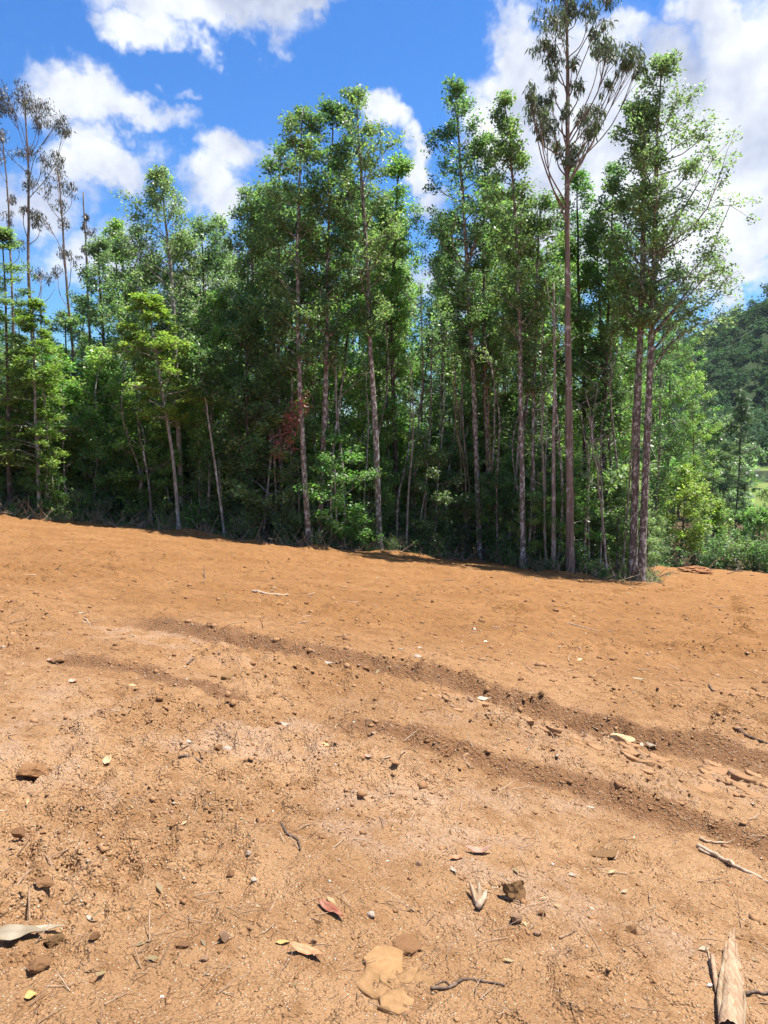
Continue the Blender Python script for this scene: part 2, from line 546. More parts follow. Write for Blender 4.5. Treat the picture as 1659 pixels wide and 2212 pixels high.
# ------------------------------------------------------------------ ground material
def ground_material():
    m, N = material('bare_soil_and_litter')
    co = N.n('ShaderNodeTexCoord').outputs['Object']
    A = lambda k: N.n('ShaderNodeAttribute', attribute_name=k).outputs['Fac']
    damp, pink, ochre, litter, grass, far = A('damp'), A('pink'), A('ochre'), A('litter'), A('grass'), A('far')
    n1 = N.noise(co, .9, 5, .6)
    n2 = N.noise(co, 7.0, 6, .65)
    n3 = N.noise(co, 45.0, 6, .7)
    n4 = N.noise(co, 170.0, 3, .7)
    near = N.mix(N.step(n1, .30, .70), (.290, .159, .074, 1), (.398, .235, .119, 1))
    farc = N.mix(N.step(n1, .32, .68), (0.286, 0.137, 0.048, 1), (0.358, 0.180, 0.070, 1))
    near = N.mix(N.m('MULTIPLY', N.step(N.noise(co, .42, 5, .65), .50, .66), .55), near, (.415, .262, .155, 1))
    c = N.mix(far, near, farc)
    c = N.mix(N.m('MULTIPLY', N.step(n2, .46, .64), .60), c, (0.221, 0.109, 0.044, 1))
    n5 = N.noise(N.vm('MULTIPLY', co, (1, 1.8, 1)), 3.2, 7, .72)
    c = N.mix(N.m('MULTIPLY', N.m('MULTIPLY', N.step(n5, .54, .62), far), .55), c, (0.132, 0.060, 0.024, 1))  # dark flecks painted into the far soil for crumbs and clod shadows
    c = N.mix(N.m('MULTIPLY', ochre, N.step(n2, .25, .6)), c, (0.322, 0.209, 0.076, 1))
    c = N.mix(N.m('MULTIPLY', pink, N.step(n3, .30, .62)), c, (0.430, 0.300, 0.211, 1))
    c = N.mix(N.m('MULTIPLY', damp, N.step(n2, .12, .5)), c, (0.197, 0.101, 0.048, 1))
    # grain: pale grit and dark crumbs
    vo = N.n('ShaderNodeTexVoronoi', {'Vector': co, 'Scale': 95.0, 'Randomness': 1.0}, feature='F1')
    vc = N.n('ShaderNodeSeparateColor', {0: vo.outputs['Color']}).outputs[0]
    grit = N.m('MULTIPLY', N.m('GREATER_THAN', vc, .86), N.step(vo.outputs['Distance'], .34, .22))
    grit2 = N.m('MULTIPLY', N.m('LESS_THAN', vc, .16), N.step(vo.outputs['Distance'], .42, .28))
    c = N.mix(N.m('MULTIPLY', grit, .75), c, (0.546, 0.505, 0.388, 1))
    c = N.mix(N.m('MULTIPLY', grit2, .55), c, (0.131, 0.073, 0.034, 1))
    mod = N.m('ADD', .70, N.m('MULTIPLY', N.m('ADD', n3, n4), .30))
    c = N.mix(1.0, c, N.n('ShaderNodeCombineColor', {0: mod, 1: mod, 2: mod}).outputs[0], 'MULTIPLY')
    lit = N.mix(N.step(n2, .3, .7), (.060, .036, .022, 1), (.135, .082, .048, 1))
    c = N.mix(litter, c, lit)
    gr = N.mix(N.step(N.noise(co, .25, 5, .6), .35, .65), (.10, .16, .035, 1), (.17, .20, .06, 1))
    c = N.mix(grass, c, gr)
    c = N.mix(A('hill'), c, (.030, .052, .018, 1))
    v2 = N.n('ShaderNodeTexVoronoi', {'Vector': co, 'Scale': 38.0}, feature='F1').outputs['Distance']
    hgt = N.m('ADD', N.m('ADD', N.m('MULTIPLY', n3, .55), N.m('MULTIPLY', n4, .18)),
              N.m('ADD', N.m('MULTIPLY', v2, -.52), N.m('MULTIPLY', vo.outputs['Distance'], -.36)))
    hgt = N.m('ADD', hgt, N.m('MULTIPLY', N.m('MULTIPLY', n5, far), 3.2))
    hgt = N.m('ADD', hgt, N.m('MULTIPLY', N.noise(co, 16.0, 4, .6), .9))
    bp = N.n('ShaderNodeBump', {'Height': hgt, 'Strength': 1.0, 'Distance': .038})
    p = N.n('ShaderNodeBsdfPrincipled', {'Base Color': c, 'Roughness': .95, 'Specular IOR Level': .12, 'Normal': bp.outputs[0]})
    N.n('ShaderNodeOutputMaterial', {0: p.outputs[0]})
    return m


def build_ground():
    ys = [-900, -400, -150, -70, -40, -28, -20, -14, -10, -7, -5, -3.5, -2.5, -1.7, -1.0, -.5, 0, .35, .65, .9, 1.1]
    y = 1.2
    while y < 40:
        ys.append(y); y += .0070 * y + .004
    while y < 300:
        ys.append(y); y += .022 * y
    while y < 3500:
        ys.append(y); y *= 1.07
    ys = np.array(ys)
    ncen, nout = 440, 26
    u = np.linspace(-1, 1, ncen)
    g = np.geomspace(1.02, 60, nout)
    cols = np.concatenate([-g[::-1], u, g])
    wid = np.maximum(np.abs(ys) * .63 + .6, 1.6)
    X = wid[:, None] * cols[None, :]
    X = np.clip(X, -3000, 3000) + 0 * ys[:, None]
    # keep clipped columns from collapsing
    X = X + np.sign(cols)[None, :] * np.abs(cols)[None, :] * .01
    Y = np.repeat(ys[:, None], X.shape[1], 1)
    nr, nc = X.shape
    x, yy = X.ravel(), Y.ravel()
    rl, damp, plate, patch = relief(x, yy)
    z = base_h(x, yy) + rl
    pink = np.zeros(x.shape); ochre = np.zeros(x.shape)
    wob = .55 * fbm(x / .6, yy / .6, 4, 101)
    for (c, r) in PINK:
        pink = np.maximum(pink, 1 - sstep(np.hypot((x - c[0]) / 1.3, yy - c[1]) / r + wob, .35, 1.1))
    for (c, r) in OCHRE:
        ochre = np.maximum(ochre, 1 - sstep(np.hypot(x - c[0], yy - c[1]) / r + wob, .5, 1.1))
    pink = np.maximum(pink * .55 * sstep(fbm(x / .22, yy / .22, 3, 121), -.5, .6), plate * .35)
    dl = yy - edge_y(x) + .35 * fbm(x / .8, yy / .8, 3, 111)
    litter = sstep(dl, -.05, .35)
    grass = sstep(dl, 55, 80)
    far = sstep(yy, 3.0, 12.0)
    hill = sstep(yy + 8 * fbm(x / 12, yy / 12, 2, 131), 250, 262)
    i = np.arange(nr - 1)[:, None] * nc; j = np.arange(nc - 1)[None, :]
    q = np.stack([i + j, i + j + 1, i + nc + j + 1, i + nc + j], -1).reshape(-1, 4)
    me = mesh_np('ground', np.stack([x, yy, z], 1), q, None, [ground_material()], True,
                 dict(damp=damp, pink=pink, ochre=ochre, litter=litter, grass=grass, far=far, hill=hill))
    return tag(link('ground', me), 'bare orange earth slope running down to the forest and valley', None, None, 'structure')


build_ground()

# ------------------------------------------------------------------ leaves and trees
def leaf_arrays(rs, C, Rad, n, length, width, up=1.0, droop=0.0, flat=.7, tint=None, dirs=None):
    """kite-shaped leaves round cluster centres: returns verts (4 per leaf), tint per vertex"""
    C = np.asarray(C, float); m = len(C)
    if m == 0:
        return np.zeros((0, 3)), np.zeros(0)
    Rad = np.broadcast_to(np.asarray(Rad, float), (m,))
    P = rs.normal(0, 1, (m, n, 3)); P /= np.linalg.norm(P, axis=2)[..., None] + 1e-9
    P *= rs.uniform(0, 1, (m, n, 1)) ** .45
    P *= Rad[:, None, None]
    P[:, :, 2] *= flat
    pos = (C[:, None, :] + P).reshape(-1, 3)
    N = m * n
    nor = rs.normal(0, 1, (N, 3)); nor[:, 2] = np.abs(nor[:, 2]) + up
    nor /= np.linalg.norm(nor, axis=1)[:, None]
    d = rs.normal(0, 1, (N, 3)); d[:, 2] -= droop
    if dirs is not None:
        d += np.repeat(np.asarray(dirs), n, 0)
    d -= nor * (d * nor).sum(1)[:, None]
    if droop > 1.2:            # hanging leaves: keep the fall, turn the blade instead
        d = rs.normal(0, .45, (N, 3)); d[:, 2] -= 1.0
    d /= np.linalg.norm(d, axis=1)[:, None] + 1e-9
    s = np.cross(nor, d); s /= np.linalg.norm(s, axis=1)[:, None] + 1e-9
    k = rs.uniform(.45, 1.5, (N, 1))
    L, Wd = length * k, width * k * .5
    v = np.stack([pos, pos + d * L * .45 + s * Wd, pos + d * L - nor * L * .08, pos + d * L * .45 - s * Wd], 1)
    tt = np.ones((m,)) if tint is None else np.asarray(tint)
    return v.reshape(-1, 3), np.repeat(tt, n * 4)


def leaf_mesh(name, parts, mat):
    v = np.concatenate([p[0] for p in parts]); t = np.concatenate([p[1] for p in parts])
    q = np.arange(len(v)).reshape(-1, 4)
    return mesh_np(name, v, q, None, [mat], False, dict(tint=t))


def unit(v):
    return v / (np.linalg.norm(v) + 1e-9)


class Tree:
    """trunk, branches and crown built in coordinates relative to the foot"""
    def __init__(self, seed, pts, r0, bark='brown', top_r=.02, flare=1.35, sides=9, wob=.05):
        self.rs = np.random.RandomState(seed)
        pts = np.asarray(pts, float)
        self.foot = pts[0].copy()
        self.P = spline(pts - self.foot, 26)
        H = self.P[-1][2]
        w = np.cumsum(self.rs.normal(0, wob * .35, (26, 2)), 0) * np.linspace(0, 1, 26)[:, None]
        w -= w[-1] * np.linspace(0, 1, 26)[:, None]
        self.P[:, :2] += w
        t = np.linspace(0, 1, 26)
        r0 = r0 * .68
        self.r = r0 * (1 - t) ** .8 + top_r * .8
        self.r[0] *= flare
        self.r[1] *= 1.06
        self.H = H
        self.trunk = MB(); self.br = MB()
        base = np.vstack([self.P[0] - np.array([0, 0, .45]), self.P])
        self.trunk.tube(base, np.concatenate([[self.r[0] * 1.15], self.r * self.rs.uniform(.94, 1.06, 26)]), sides)
        self.bark = bark
        self.C, self.Rd, self.T, self.D = [], [], [], []
        self.big = []

    def big_limb(self, pts, radii):
        m = MB(); m.tube(pts, radii, 6)
        self.big.append(m)

    def at_z(self, z):
        i = np.interp(z, self.P[:, 2], np.arange(len(self.P)))
        j = int(min(max(i, 0), len(self.P) - 2)); f = i - j
        return self.P[j] * (1 - f) + self.P[j + 1] * f, self.r[j] * (1 - f) + self.r[j + 1] * f

    def cluster(self, c, r, tint=1.0, d=(0, 0, 0)):
        self.C.append(c); self.Rd.append(r); self.T.append(tint); self.D.append(d)

    def limb(self, p0, r0, p1, sag=0.0, subs=6, cl_r=.3, t0=.35, sublen=.4, twig=True, tint=1.0, rise=.3, leafy=1.0):
        rs = self.rs
        L = np.linalg.norm(p1 - p0)
        mid = (p0 + p1) / 2 + np.array([0, 0, -sag * L]) + rs.normal(0, .06 * L, 3)
        pts = spline([p0, mid, p1], 6)
        self.br.tube(pts, np.linspace(r0, max(.006, r0 * .2), 6), 5)
        dirv = unit(p1 - p0)
        for k in range(subs):
            t = t0 + (1 - t0) * (k + rs.uniform(.2, 1)) / subs
            i = min(int(t * 5), 4); f = t * 5 - i
            b = pts[i] * (1 - f) + pts[i + 1] * f
            d = unit(dirv * .7 + rs.normal(0, .65, 3) + np.array([0, 0, rise]))
            l = sublen * L * rs.uniform(.5, 1.1) * (1.15 - .5 * t)
            l = min(max(l, .15), 1.3)
            e = b + d * l
            if twig:
                self.br.tube(np.array([b, (b + e) / 2 + rs.normal(0, .04 * l, 3), e]), np.array([.012, .009, .005]), 3, False)
            if rs.uniform() < leafy:
                tn = tint * rs.uniform(.72, 1.28)
                self.cluster(e, cl_r * rs.uniform(.7, 1.25), tn, d * .8)
                if rs.uniform() < .6:
                    self.cluster((b + e) / 2 + rs.normal(0, .08, 3), cl_r * .7, tn * .95, d * .8)
        self.cluster(p1, cl_r, tint * rs.uniform(.8, 1.25), dirv)

    def crown(self, prof, n, el=(25, 60), subs=6, cl_r=.3, sag=.04, tint=1.0, asym=None, leafy=.80, sublen=.38, keep=None, rise=.3):
        """prof: list of (height above foot, radius) from the top downwards"""
        rs = self.rs
        zz = np.array([p[0] for p in prof])[::-1]; rr = np.array([p[1] for p in prof])[::-1]
        lo, hi = zz[0], zz[-1]
        az = rs.uniform(0, 6.28)
        n = int(n * .96)
        ph = rs.uniform(0, 6.28, 3)
        for i in range(n):
            z = lo + (hi - lo) * ((i + rs.uniform(0, 1)) / n)
            z += .18 * math.sin(z * 2.1 + ph[0]) + .10 * math.sin(z * 4.3 + ph[1])
            z = min(max(z, lo), hi)
            az += 2.4 + rs.normal(0, .35)
            rad = np.interp(z, zz, rr) * rs.uniform(.45, 1.18)
            if asym is not None:
                rad *= 1 + asym * math.cos(az)
            if rad < .12:
                rad = .12
            e = R(rs.uniform(*el))
            za = max(z - rad * math.tan(e) * .8, .12 * self.H)
            za = min(za, self.H * .985)
            c0, r = self.at_z(za)
            c1, _ = self.at_z(min(z, self.H))
            end = np.array([c1[0] + math.cos(az) * rad, c1[1] + math.sin(az) * rad, z])
            self.limb(c0, min(max(r * .45, .012), .05), end, sag, subs, cl_r, .42, sublen, True, tint, rise, leafy)
        self.cluster(self.P[-1], cl_r * .8, tint * 1.1)
        self.cluster(self.P[-2], cl_r, tint)

    def finish(self, name, label, leaf, nleaf=24, size=(.11, .055), group=None, cat='tree', up=.45, droop=.3, flat=.75, extra=None, off=(0, 0, 0)):
        root = link(name, None, None, tuple(self.foot + np.array(off)))
        root.empty_display_size = .3
        tag(root, label, cat, group)
        tr = link('trunk', self.trunk.mesh('trunk', BARK[self.bark]), root)
        bm = self.br.mesh('branches', BARK[self.bark])
        if bm: tag(link('branches', bm, tr), kind='stuff')
        for m in self.big:
            link('branch', m.mesh('branch', BARK[self.bark]), tr)
        if self.C:
            la = leaf_arrays(self.rs, self.C, self.Rd, nleaf, size[0], size[1], up, droop, flat, self.T, self.D)
            link('crown', leaf_mesh('crown', [la], LEAF[leaf]), root)
        self.root = root
        return root


def foot_y(px, back):
    """a depth a given distance behind the soil edge along the line of sight through a picture column"""
    xr = (px - 829.5) / FPX
    Y = 28.0
    for _ in range(30):
        Y = float(edge_y(xr * Y)) + back
    return Y


def trunk_pts(pxs, back=None):
    """trunk through picture points, standing upright in one plane at the foot's distance"""
    px, py = pxs[0]
    Y = foot_y(px, back)
    pts = [at(x, y, Y) for (x, y) in pxs]
    for _ in range(3):
        z = gz(pts[0][0], Y)
        pts[0] = np.array([pts[0][0], Y, z])
    pts = [pts[0]] + [p for p in pts[1:] if p[2] > pts[0][2] + .5]
    return pts, Y


def hero(seed, label, pxs, back, r0, prof_px, leaf, bark='lichen', n=46, subs=6, cl_r=.36, nleaf=36, el=(25, 60), asym=None,
         name='broadleaf_tree', size=(.105, .060), limbs=(), lean=0.0, **kw):
    pts, Y = trunk_pts(pxs, back)
    rsl = np.random.RandomState(seed + 5)
    # a slight lean out of the plane
    for k, p in enumerate(pts):
        p[1] += lean * (p[2] - pts[0][2])
    T = Tree(seed, pts, r0, bark)
    prof = []
    for (py, hw) in prof_px:
        p = at(829.5, py, Y)
        prof.append((p[2] - T.foot[2], hw / FPX * Y * 1.02))
    ck = {k: kw.pop(k) for k in ('sag', 'tint', 'leafy', 'sublen', 'rise') if k in kw}
    if prof:
        T.crown(prof, n, el, subs, cl_r, asym=asym, **ck)
    for lp in limbs:
        w = [at(x, y, Y) - T.foot for (x, y) in lp]
        for q, p in enumerate(w):
            p[1] += rsl.uniform(-.5, .5) * q / len(w)
        sp = spline(w, 10)
        T.big_limb(sp, np.linspace(.045, .012, 10))
        for k in range(2, 10):
            for _ in range(4):
                e = sp[k] + rsl.normal(0, .45, 3) * np.array([1, 1, .7])
                T.br.tube(np.array([sp[k], (sp[k] + e) / 2 + rsl.normal(0, .05, 3), e]), np.array([.012, .008, .005]), 3, False)
                T.cluster(e, cl_r * rsl.uniform(.6, 1.1), rsl.uniform(.8, 1.3))
    T.finish(name, label, leaf, nleaf, size, **kw)
    return T


# --- the front rank, left to right (trunks followed through the picture)
TREES = {}
TREES['mid'] = hero(1, 'tall tree at mid forest with lichen-spotted trunk bare to half its height',
     [(820, 1194), (812, 950), (800, 760), (788, 500), (778, 330), (768, 200)], .25, .165,
     [(200, 10), (250, 42), (310, 62), (380, 78), (470, 78), (560, 62), (640, 42), (720, 18)], 'mid', n=52, tint=.95)
TREES['twin'] = hero(2, 'straight brown-trunked tree whose top nearly joins the tall middle tree',
     [(688, 1172), (700, 900), (705, 700), (712, 450), (722, 232)], .9, .15,
     [(228, 12), (280, 45), (350, 62), (450, 72), (560, 75), (660, 66), (760, 40)], 'dark', 'brown', n=52)
T4 = hero(3, 'tree with rust-coloured dead foliage hanging beside its lichen trunk',
     [(668, 1180), (652, 950), (642, 760), (640, 500), (655, 235)], .35, .15,
     [(232, 12), (290, 40), (350, 58), (450, 66), (560, 72), (680, 66), (780, 36)], 'dark', 'lichen', n=52)
hero(4, 'slim tree forming the left shoulder of the tall middle clump',
     [(612, 1150), (604, 900), (600, 700), (606, 320)], 2.0, .13,
     [(318, 14), (380, 40), (470, 55), (580, 66), (700, 68), (800, 60), (880, 30)], 'mid', 'brown', n=50)
hero(5, 'tree at the right shoulder of the middle clump beside the sky gap',
     [(862, 1150), (850, 850), (848, 680), (856, 480), (864, 335)], 3.0, .14,
     [(332, 10), (400, 36), (480, 44), (580, 46), (690, 48), (800, 40)], 'bright', 'dark', n=44)
hero(6, 'tall dark columnar tree just right of the narrow sky gap',
     [(1038, 1208), (1022, 800), (1008, 560), (995, 350), (985, 185)], .3, .155,
     [(182, 8), (230, 34), (300, 52), (360, 70), (440, 82), (540, 84), (640, 72), (730, 42), (780, 20)], 'dark', 'lichen', n=62)
hero(7, 'vine-hung tree close behind the dark columnar tree',
     [(1062, 1170), (1050, 900), (1045, 720), (1047, 500), (1050, 295)], 2.0, .14,
     [(292, 14), (360, 34), (460, 50), (560, 58), (660, 58), (760, 48), (840, 25)], 'mid', 'brown', n=48)
hero(8, 'tree with a thin pointed top left of the giant eucalyptus',
     [(1130, 1228), (1125, 900), (1118, 600), (1105, 400), (1088, 208)], .3, .14,
     [(205, 5), (260, 18), (320, 26), (370, 46), (440, 62), (540, 58), (660, 56), (760, 36)], 'dark', 'lichen', n=50)
hero(9, 'lower tree with mottled trunk between pointed-top tree and snag',
     [(1156, 1216), (1152, 900), (1160, 600), (1166, 420)], 1.2, .10,
     [(415, 12), (480, 36), (560, 52), (660, 58), (760, 50), (860, 34)], 'mid', 'lichen', n=44)
hero(10, 'bright leafy tree standing behind the bare eucalyptus trunk',
     [(1264, 1160), (1262, 850), (1250, 600), (1246, 385)], 4.0, .13,
     [(382, 14), (440, 44), (520, 62), (640, 70), (760, 68), (880, 50)], 'bright', 'dark', n=52)
hero(11, 'dark tree between eucalyptus and the pair of right-hand trunks',
     [(1302, 1170), (1306, 900), (1312, 700), (1326, 365)], 3.0, .13,
     [(362, 12), (430, 34), (540, 52), (660, 58), (790, 60), (900, 40)], 'mid', 'dark', n=52)
hero(12, 'left one of the paired brown trunks at the forest corner',
     [(1366, 1248), (1378, 800), (1385, 560), (1388, 330), (1378, 205)], .5, .20,
     [(200, 10), (270, 34), (350, 56), (440, 66), (540, 70), (640, 60), (720, 34)], 'mid', 'brown', n=46, asym=-.2, leafy=.9)
hero(13, 'right one of the paired trunks with long branches reaching into sky',
     [(1385, 1256), (1404, 800), (1414, 560), (1418, 340), (1430, 138)], .2, .185,
     [(135, 18), (190, 50), (250, 66), (330, 100), (420, 106), (500, 96), (590, 96), (680, 70)], 'blue', 'brown', n=54, asym=.3, leafy=.9,
     limbs=[[(1410, 720), (1470, 650), (1530, 560), (1570, 448)], [(1408, 760), (1470, 690), (1530, 650), (1565, 600)],
            [(1406, 800), (1450, 740), (1510, 700), (1555, 690)], [(1414, 560), (1460, 480), (1500, 410), (1535, 350)],
            [(1412, 640), (1470, 600), (1520, 600), (1560, 560)]])
hero(14, 'broad leafy tree with grey-lichen trunk behind the pale leaning tree',
     [(394, 1120), (384, 900), (376, 700), (362, 520), (345, 378)], 2.2, .15,
     [(375, 14), (415, 46), (470, 76), (560, 92), (650, 92), (750, 78), (840, 56), (900, 30)], 'blue', 'grey', n=80)
hero(15, 'blue-green tree right of the broad leafy left tree',
     [(456, 1135), (448, 800), (436, 470)], 4.0, .13,
     [(465, 14), (530, 44), (620, 58), (720, 62), (820, 60), (900, 35)], 'blue', 'dark', n=50)
hero(16, 'pale-topped tree rising behind the dip left of the middle clump',
     [(500, 1150), (486, 800), (474, 478)], 8.0, .13,
     [(475, 10), (540, 34), (640, 50), (780, 56), (900, 50)], 'blue', 'dark', n=44)
hero(17, 'slender pointed tree just left of the tall middle clump',
     [(576, 1160), (560, 850), (548, 650), (540, 408)], 2.6, .12,
     [(405, 7), (460, 26), (540, 44), (640, 60), (740, 66), (840, 64), (920, 40)], 'mid', 'brown', n=56)
hero(18, 'small pale leaning tree at the soil edge with flat yellow-green sprays',
     [(387, 1152), (376, 1000), (358, 880), (345, 800), (326, 690), (316, 640)], .15, .085,
     [(636, 14), (680, 38), (730, 62), (790, 84), (850, 84), (900, 50)], 'yellow', 'grey', n=46, subs=7, el=(5, 25), cl_r=.30,
     flat=.35, sag=-.05, up=2.0, rise=.05, size=(.11, .058))
hero(19, 'thin bare-stemmed sapling leaning left in front of dark undergrowth',
     [(486, 1166), (466, 1000), (442, 850), (426, 735)], .3, .05,
     [(735, 8), (770, 28), (820, 34), (870, 20)], 'dark', 'grey', n=14)
hero(20, 'bluish dense tree right of the bare-topped eucalypts at left',
     [(242, 1125), (228, 800), (212, 525)], 6.0, .14,
     [(522, 14), (580, 40), (680, 56), (780, 66), (890, 64), (960, 40)], 'blue', 'dark', n=56)
hero(21, 'yellow-green layered conifer at the left end of the soil edge',
     [(86, 1124), (78, 900), (70, 660)], .8, .10,
     [(655, 8), (700, 32), (770, 54), (850, 70), (930, 76), (1010, 72)], 'yellow', 'grey', n=58, subs=7, el=(0, 20), cl_r=.30, flat=.3,
     sag=-.06, up=2.0, rise=.0, name='conifer_tree', tint=.9, size=(.105, .048))
hero(22, 'tall layered conifer cut by the left picture edge',
     [(22, 1116), (16, 900), (6, 500)], 1.5, .12,
     [(495, 8), (560, 36), (650, 52), (760, 66), (880, 76), (1000, 72)], 'mid', 'dark', n=60, subs=7, el=(0, 22), cl_r=.31, flat=.35,
     sag=-.05, up=2.0, rise=.05, name='conifer_tree', size=(.105, .048))
hero(23, 'fresh green young tree filling the gap right of the leaning pale tree',
     [(448, 1155), (455, 950), (462, 640)], 1.4, .07,
     [(635, 10), (690, 40), (760, 56), (850, 60), (930, 46), (1000, 24)], 'bright', 'grey', n=50)
hero(24, 'fresh green young tree low inside the middle clump',
     [(842, 1186), (838, 900), (832, 470)], 3.6, .08,
     [(460, 14), (540, 40), (640, 54), (760, 56), (880, 46), (980, 30)], 'bright', 'brown', n=50)
hero(25, 'short green tree filling the space below the pointed slender tree',
     [(540, 1172), (536, 950), (530, 640)], 1.2, .07,
     [(635, 10), (700, 42), (790, 56), (880, 60), (970, 50), (1050, 30)], 'mid', 'dark', n=50)
hero(26, 'light green tree at the right end of the forest behind paired trunks',
     [(1440, 1215), (1444, 1000), (1450, 690)], 7.0, .12,
     [(685, 14), (740, 48), (820, 72), (900, 84), (980, 80), (1060, 60)], 'bright', 'dark', n=64, tint=1.15)
hero(27, 'second light green tree at forest corner nearest the valley',
     [(1500, 1205), (1500, 1000), (1492, 790)], 5.0, .09,
     [(785, 10), (830, 30), (890, 40), (960, 46), (1040, 40)], 'bright', 'dark', n=44, tint=1.1)

# rust-coloured dead foliage caught on one of the front trunks (a part of that tree)
rs_ = np.random.RandomState(77)
cl = [at(x + rs_.normal(0, 5), y, float(T4.foot[1]) - .9) - T4.foot for (x, y) in
      [(655, 850), (640, 870), (632, 890), (622, 905), (612, 930), (606, 950), (600, 985), (646, 905), (618, 960), (658, 880), (630, 925)]]
link('dead_foliage', leaf_mesh('dead_foliage', [leaf_arrays(rs_, cl, .27, 60, .13, .035, .2, 1.0, 1.1)], LEAF['rust']), T4.root)


# --- eucalypts: bare boles, long rising limbs and hanging leaves in clumps
def eucalypt(seed, label, pxs, back, r0, clumps, leaf, bark='euc', spread=1.0, nleaf=26, size=(.19, .040), cl=.5, scaffold=True):
    pts, Y = trunk_pts(pxs, back)
    T = Tree(seed, pts, r0, bark, top_r=.03, sides=11)
    rs = T.rs
    for (x, y, r) in clumps:
        p = at(x, y, Y) - T.foot
        rad = r / FPX * Y
        p[1] += rs.uniform(-1, 1) * spread * min(1.6, .5 + abs(x - np.interp(y, [q[1] for q in pxs][::-1], [q[0] for q in pxs][::-1])) / FPX * Y * .7)
        dx = math.hypot(p[0] - T.at_z(p[2])[0][0], p[1])
        za = max(min(p[2] - dx * rs.uniform(1.1, 1.7) - .6, T.H * .97), T.H * .45)
        a, ra = T.at_z(za)
        mid = a * .5 + p * .5 + np.array([(p[0] - a[0]) * .10, (p[1] - a[1]) * .1, -.10 * dx]) + rs.normal(0, .10 * dx + .05, 3)
        end = p + np.array([0, 0, rad * .5])
        sp = spline([a, mid, end], 9)
        T.big_limb(sp, np.linspace(min(ra * .38, .045), .009, 9))
        k = max(6, int(12 * (r / 28.0) ** 1.5))
        for _ in range(k):
            o = rs.normal(0, 1, 3); o /= np.linalg.norm(o); o *= rad * rs.uniform(.3, 1.0); o[2] *= .9
            s0 = sp[rs.randint(5, 9)]
            T.br.tube(np.array([s0, (s0 + p + o) / 2 + rs.normal(0, .06, 3), p + o]), np.array([.012, .008, .004]), 3, False)
            T.cluster(p + o, rad * .42, rs.uniform(.75, 1.25))
    return T, T.finish('eucalyptus_tree', label, leaf, nleaf, size, None, 'tree', .2, 2.0, 1.15)


EUC = [(1180, 65, 36), (1200, 110, 32), (1172, 105, 24), (1215, 15, 28), (1240, -5, 30), (1275, 22, 26), (1318, -8, 22), (1296, 58, 24),
       (1320, 62, 20), (1303, 112, 28), (1330, 118, 24), (1358, 118, 26), (1380, 148, 18), (1366, 140, 20), (1345, 140, 20), (1335, 152, 18), (1190, 165, 20),
       (1160, 215, 28), (1130, 235, 22), (1150, 272, 26), (1190, 212, 22), (1185, 278, 30), (1206, 312, 22), (1172, 305, 20),
       (1300, 208, 26), (1270, 240, 22), (1292, 258, 22), (1264, 290, 26), (1245, 322, 22), (1214, 250, 18), (1242, 190, 18), (1236, 140, 16),
       (1228, -45, 30), (1256, -60, 26), (1200, -40, 26), (1222, 350, 16)]
euT, eu = eucalypt(31, 'giant eucalyptus towering over the forest with a long bare trunk',
     [(1232, 1247), (1229, 900), (1227, 700), (1225, 380), (1226, 150), (1224, -70)], .35, .185, EUC, 'euc')
eucalypt(32, 'tall brown-topped eucalyptus standing clear at the far left',
     [(84, 1090), (74, 800), (62, 600), (60, 400), (54, 215)], 9.0, .115,
     [(24, 228, 29), (58, 216, 31), (98, 240, 34), (126, 262, 26), (10, 258, 23), (142, 284, 17), (40, 316, 24), (88, 262, 23),
      (86, 338, 23), (66, 390, 20), (40, 250, 26), (72, 470, 20), (45, 450, 17), (80, 590, 23)], 'eucbrown', cl=.4, size=(.14, .032), nleaf=38)
eucalypt(33, 'second sparse eucalyptus just right of the tallest left one',
     [(176, 1095), (158, 800), (140, 600), (126, 372)], 8.0, .09,
     [(108, 370, 28), (136, 352, 22), (150, 400, 19), (104, 410, 21), (120, 440, 21), (100, 480, 21), (145, 480, 16), (160, 560, 19), (128, 540, 16), (112, 580, 16)],
     'eucbrown', size=(.14, .032))
eucalypt(34, 'thin nearly bare eucalyptus spike left of the bluish tree',
     [(204, 1100), (196, 800), (188, 600), (180, 415)], 9.0, .07,
     [(176, 480, 11), (196, 500, 13), (170, 530, 13), (200, 540, 11), (188, 470, 10)], 'eucbrown', size=(.15, .035), nleaf=16)
eucalypt(35, 'leaning eucalyptus at the very left picture edge',
     [(40, 1090), (30, 800), (22, 560), (4, 280)], 10.0, .08,
     [(2, 290, 25), (-12, 330, 25), (20, 470, 18), (32, 520, 16), (10, 420, 14), (-20, 270, 25)], 'eucbrown', size=(.14, .032))

# --- the broken grey snag
pts, Y = trunk_pts([(1196, 1236), (1197, 1000), (1199, 800), (1196, 610)], .25)
T = Tree(41, pts, .095, 'dead', top_r=.03, wob=.03)
for (a, b) in (((1197, 690), (1176, 590)), ((1197, 720), (1210, 640)), ((1198, 760), (1224, 735)), ((1197, 860), (1178, 820)), ((1197, 960), (1215, 930))):
    w = [at(*a, Y) - T.foot, at((a[0] + b[0]) / 2, (a[1] + b[1]) / 2 + 6, Y) - T.foot, at(*b, Y) - T.foot]
    T.big_limb(spline(w, 6), np.linspace(.03, .006, 6))
T.finish('dead_snag', 'thin dead snag with broken top just left of the eucalyptus', 'dark', cat='dead tree')

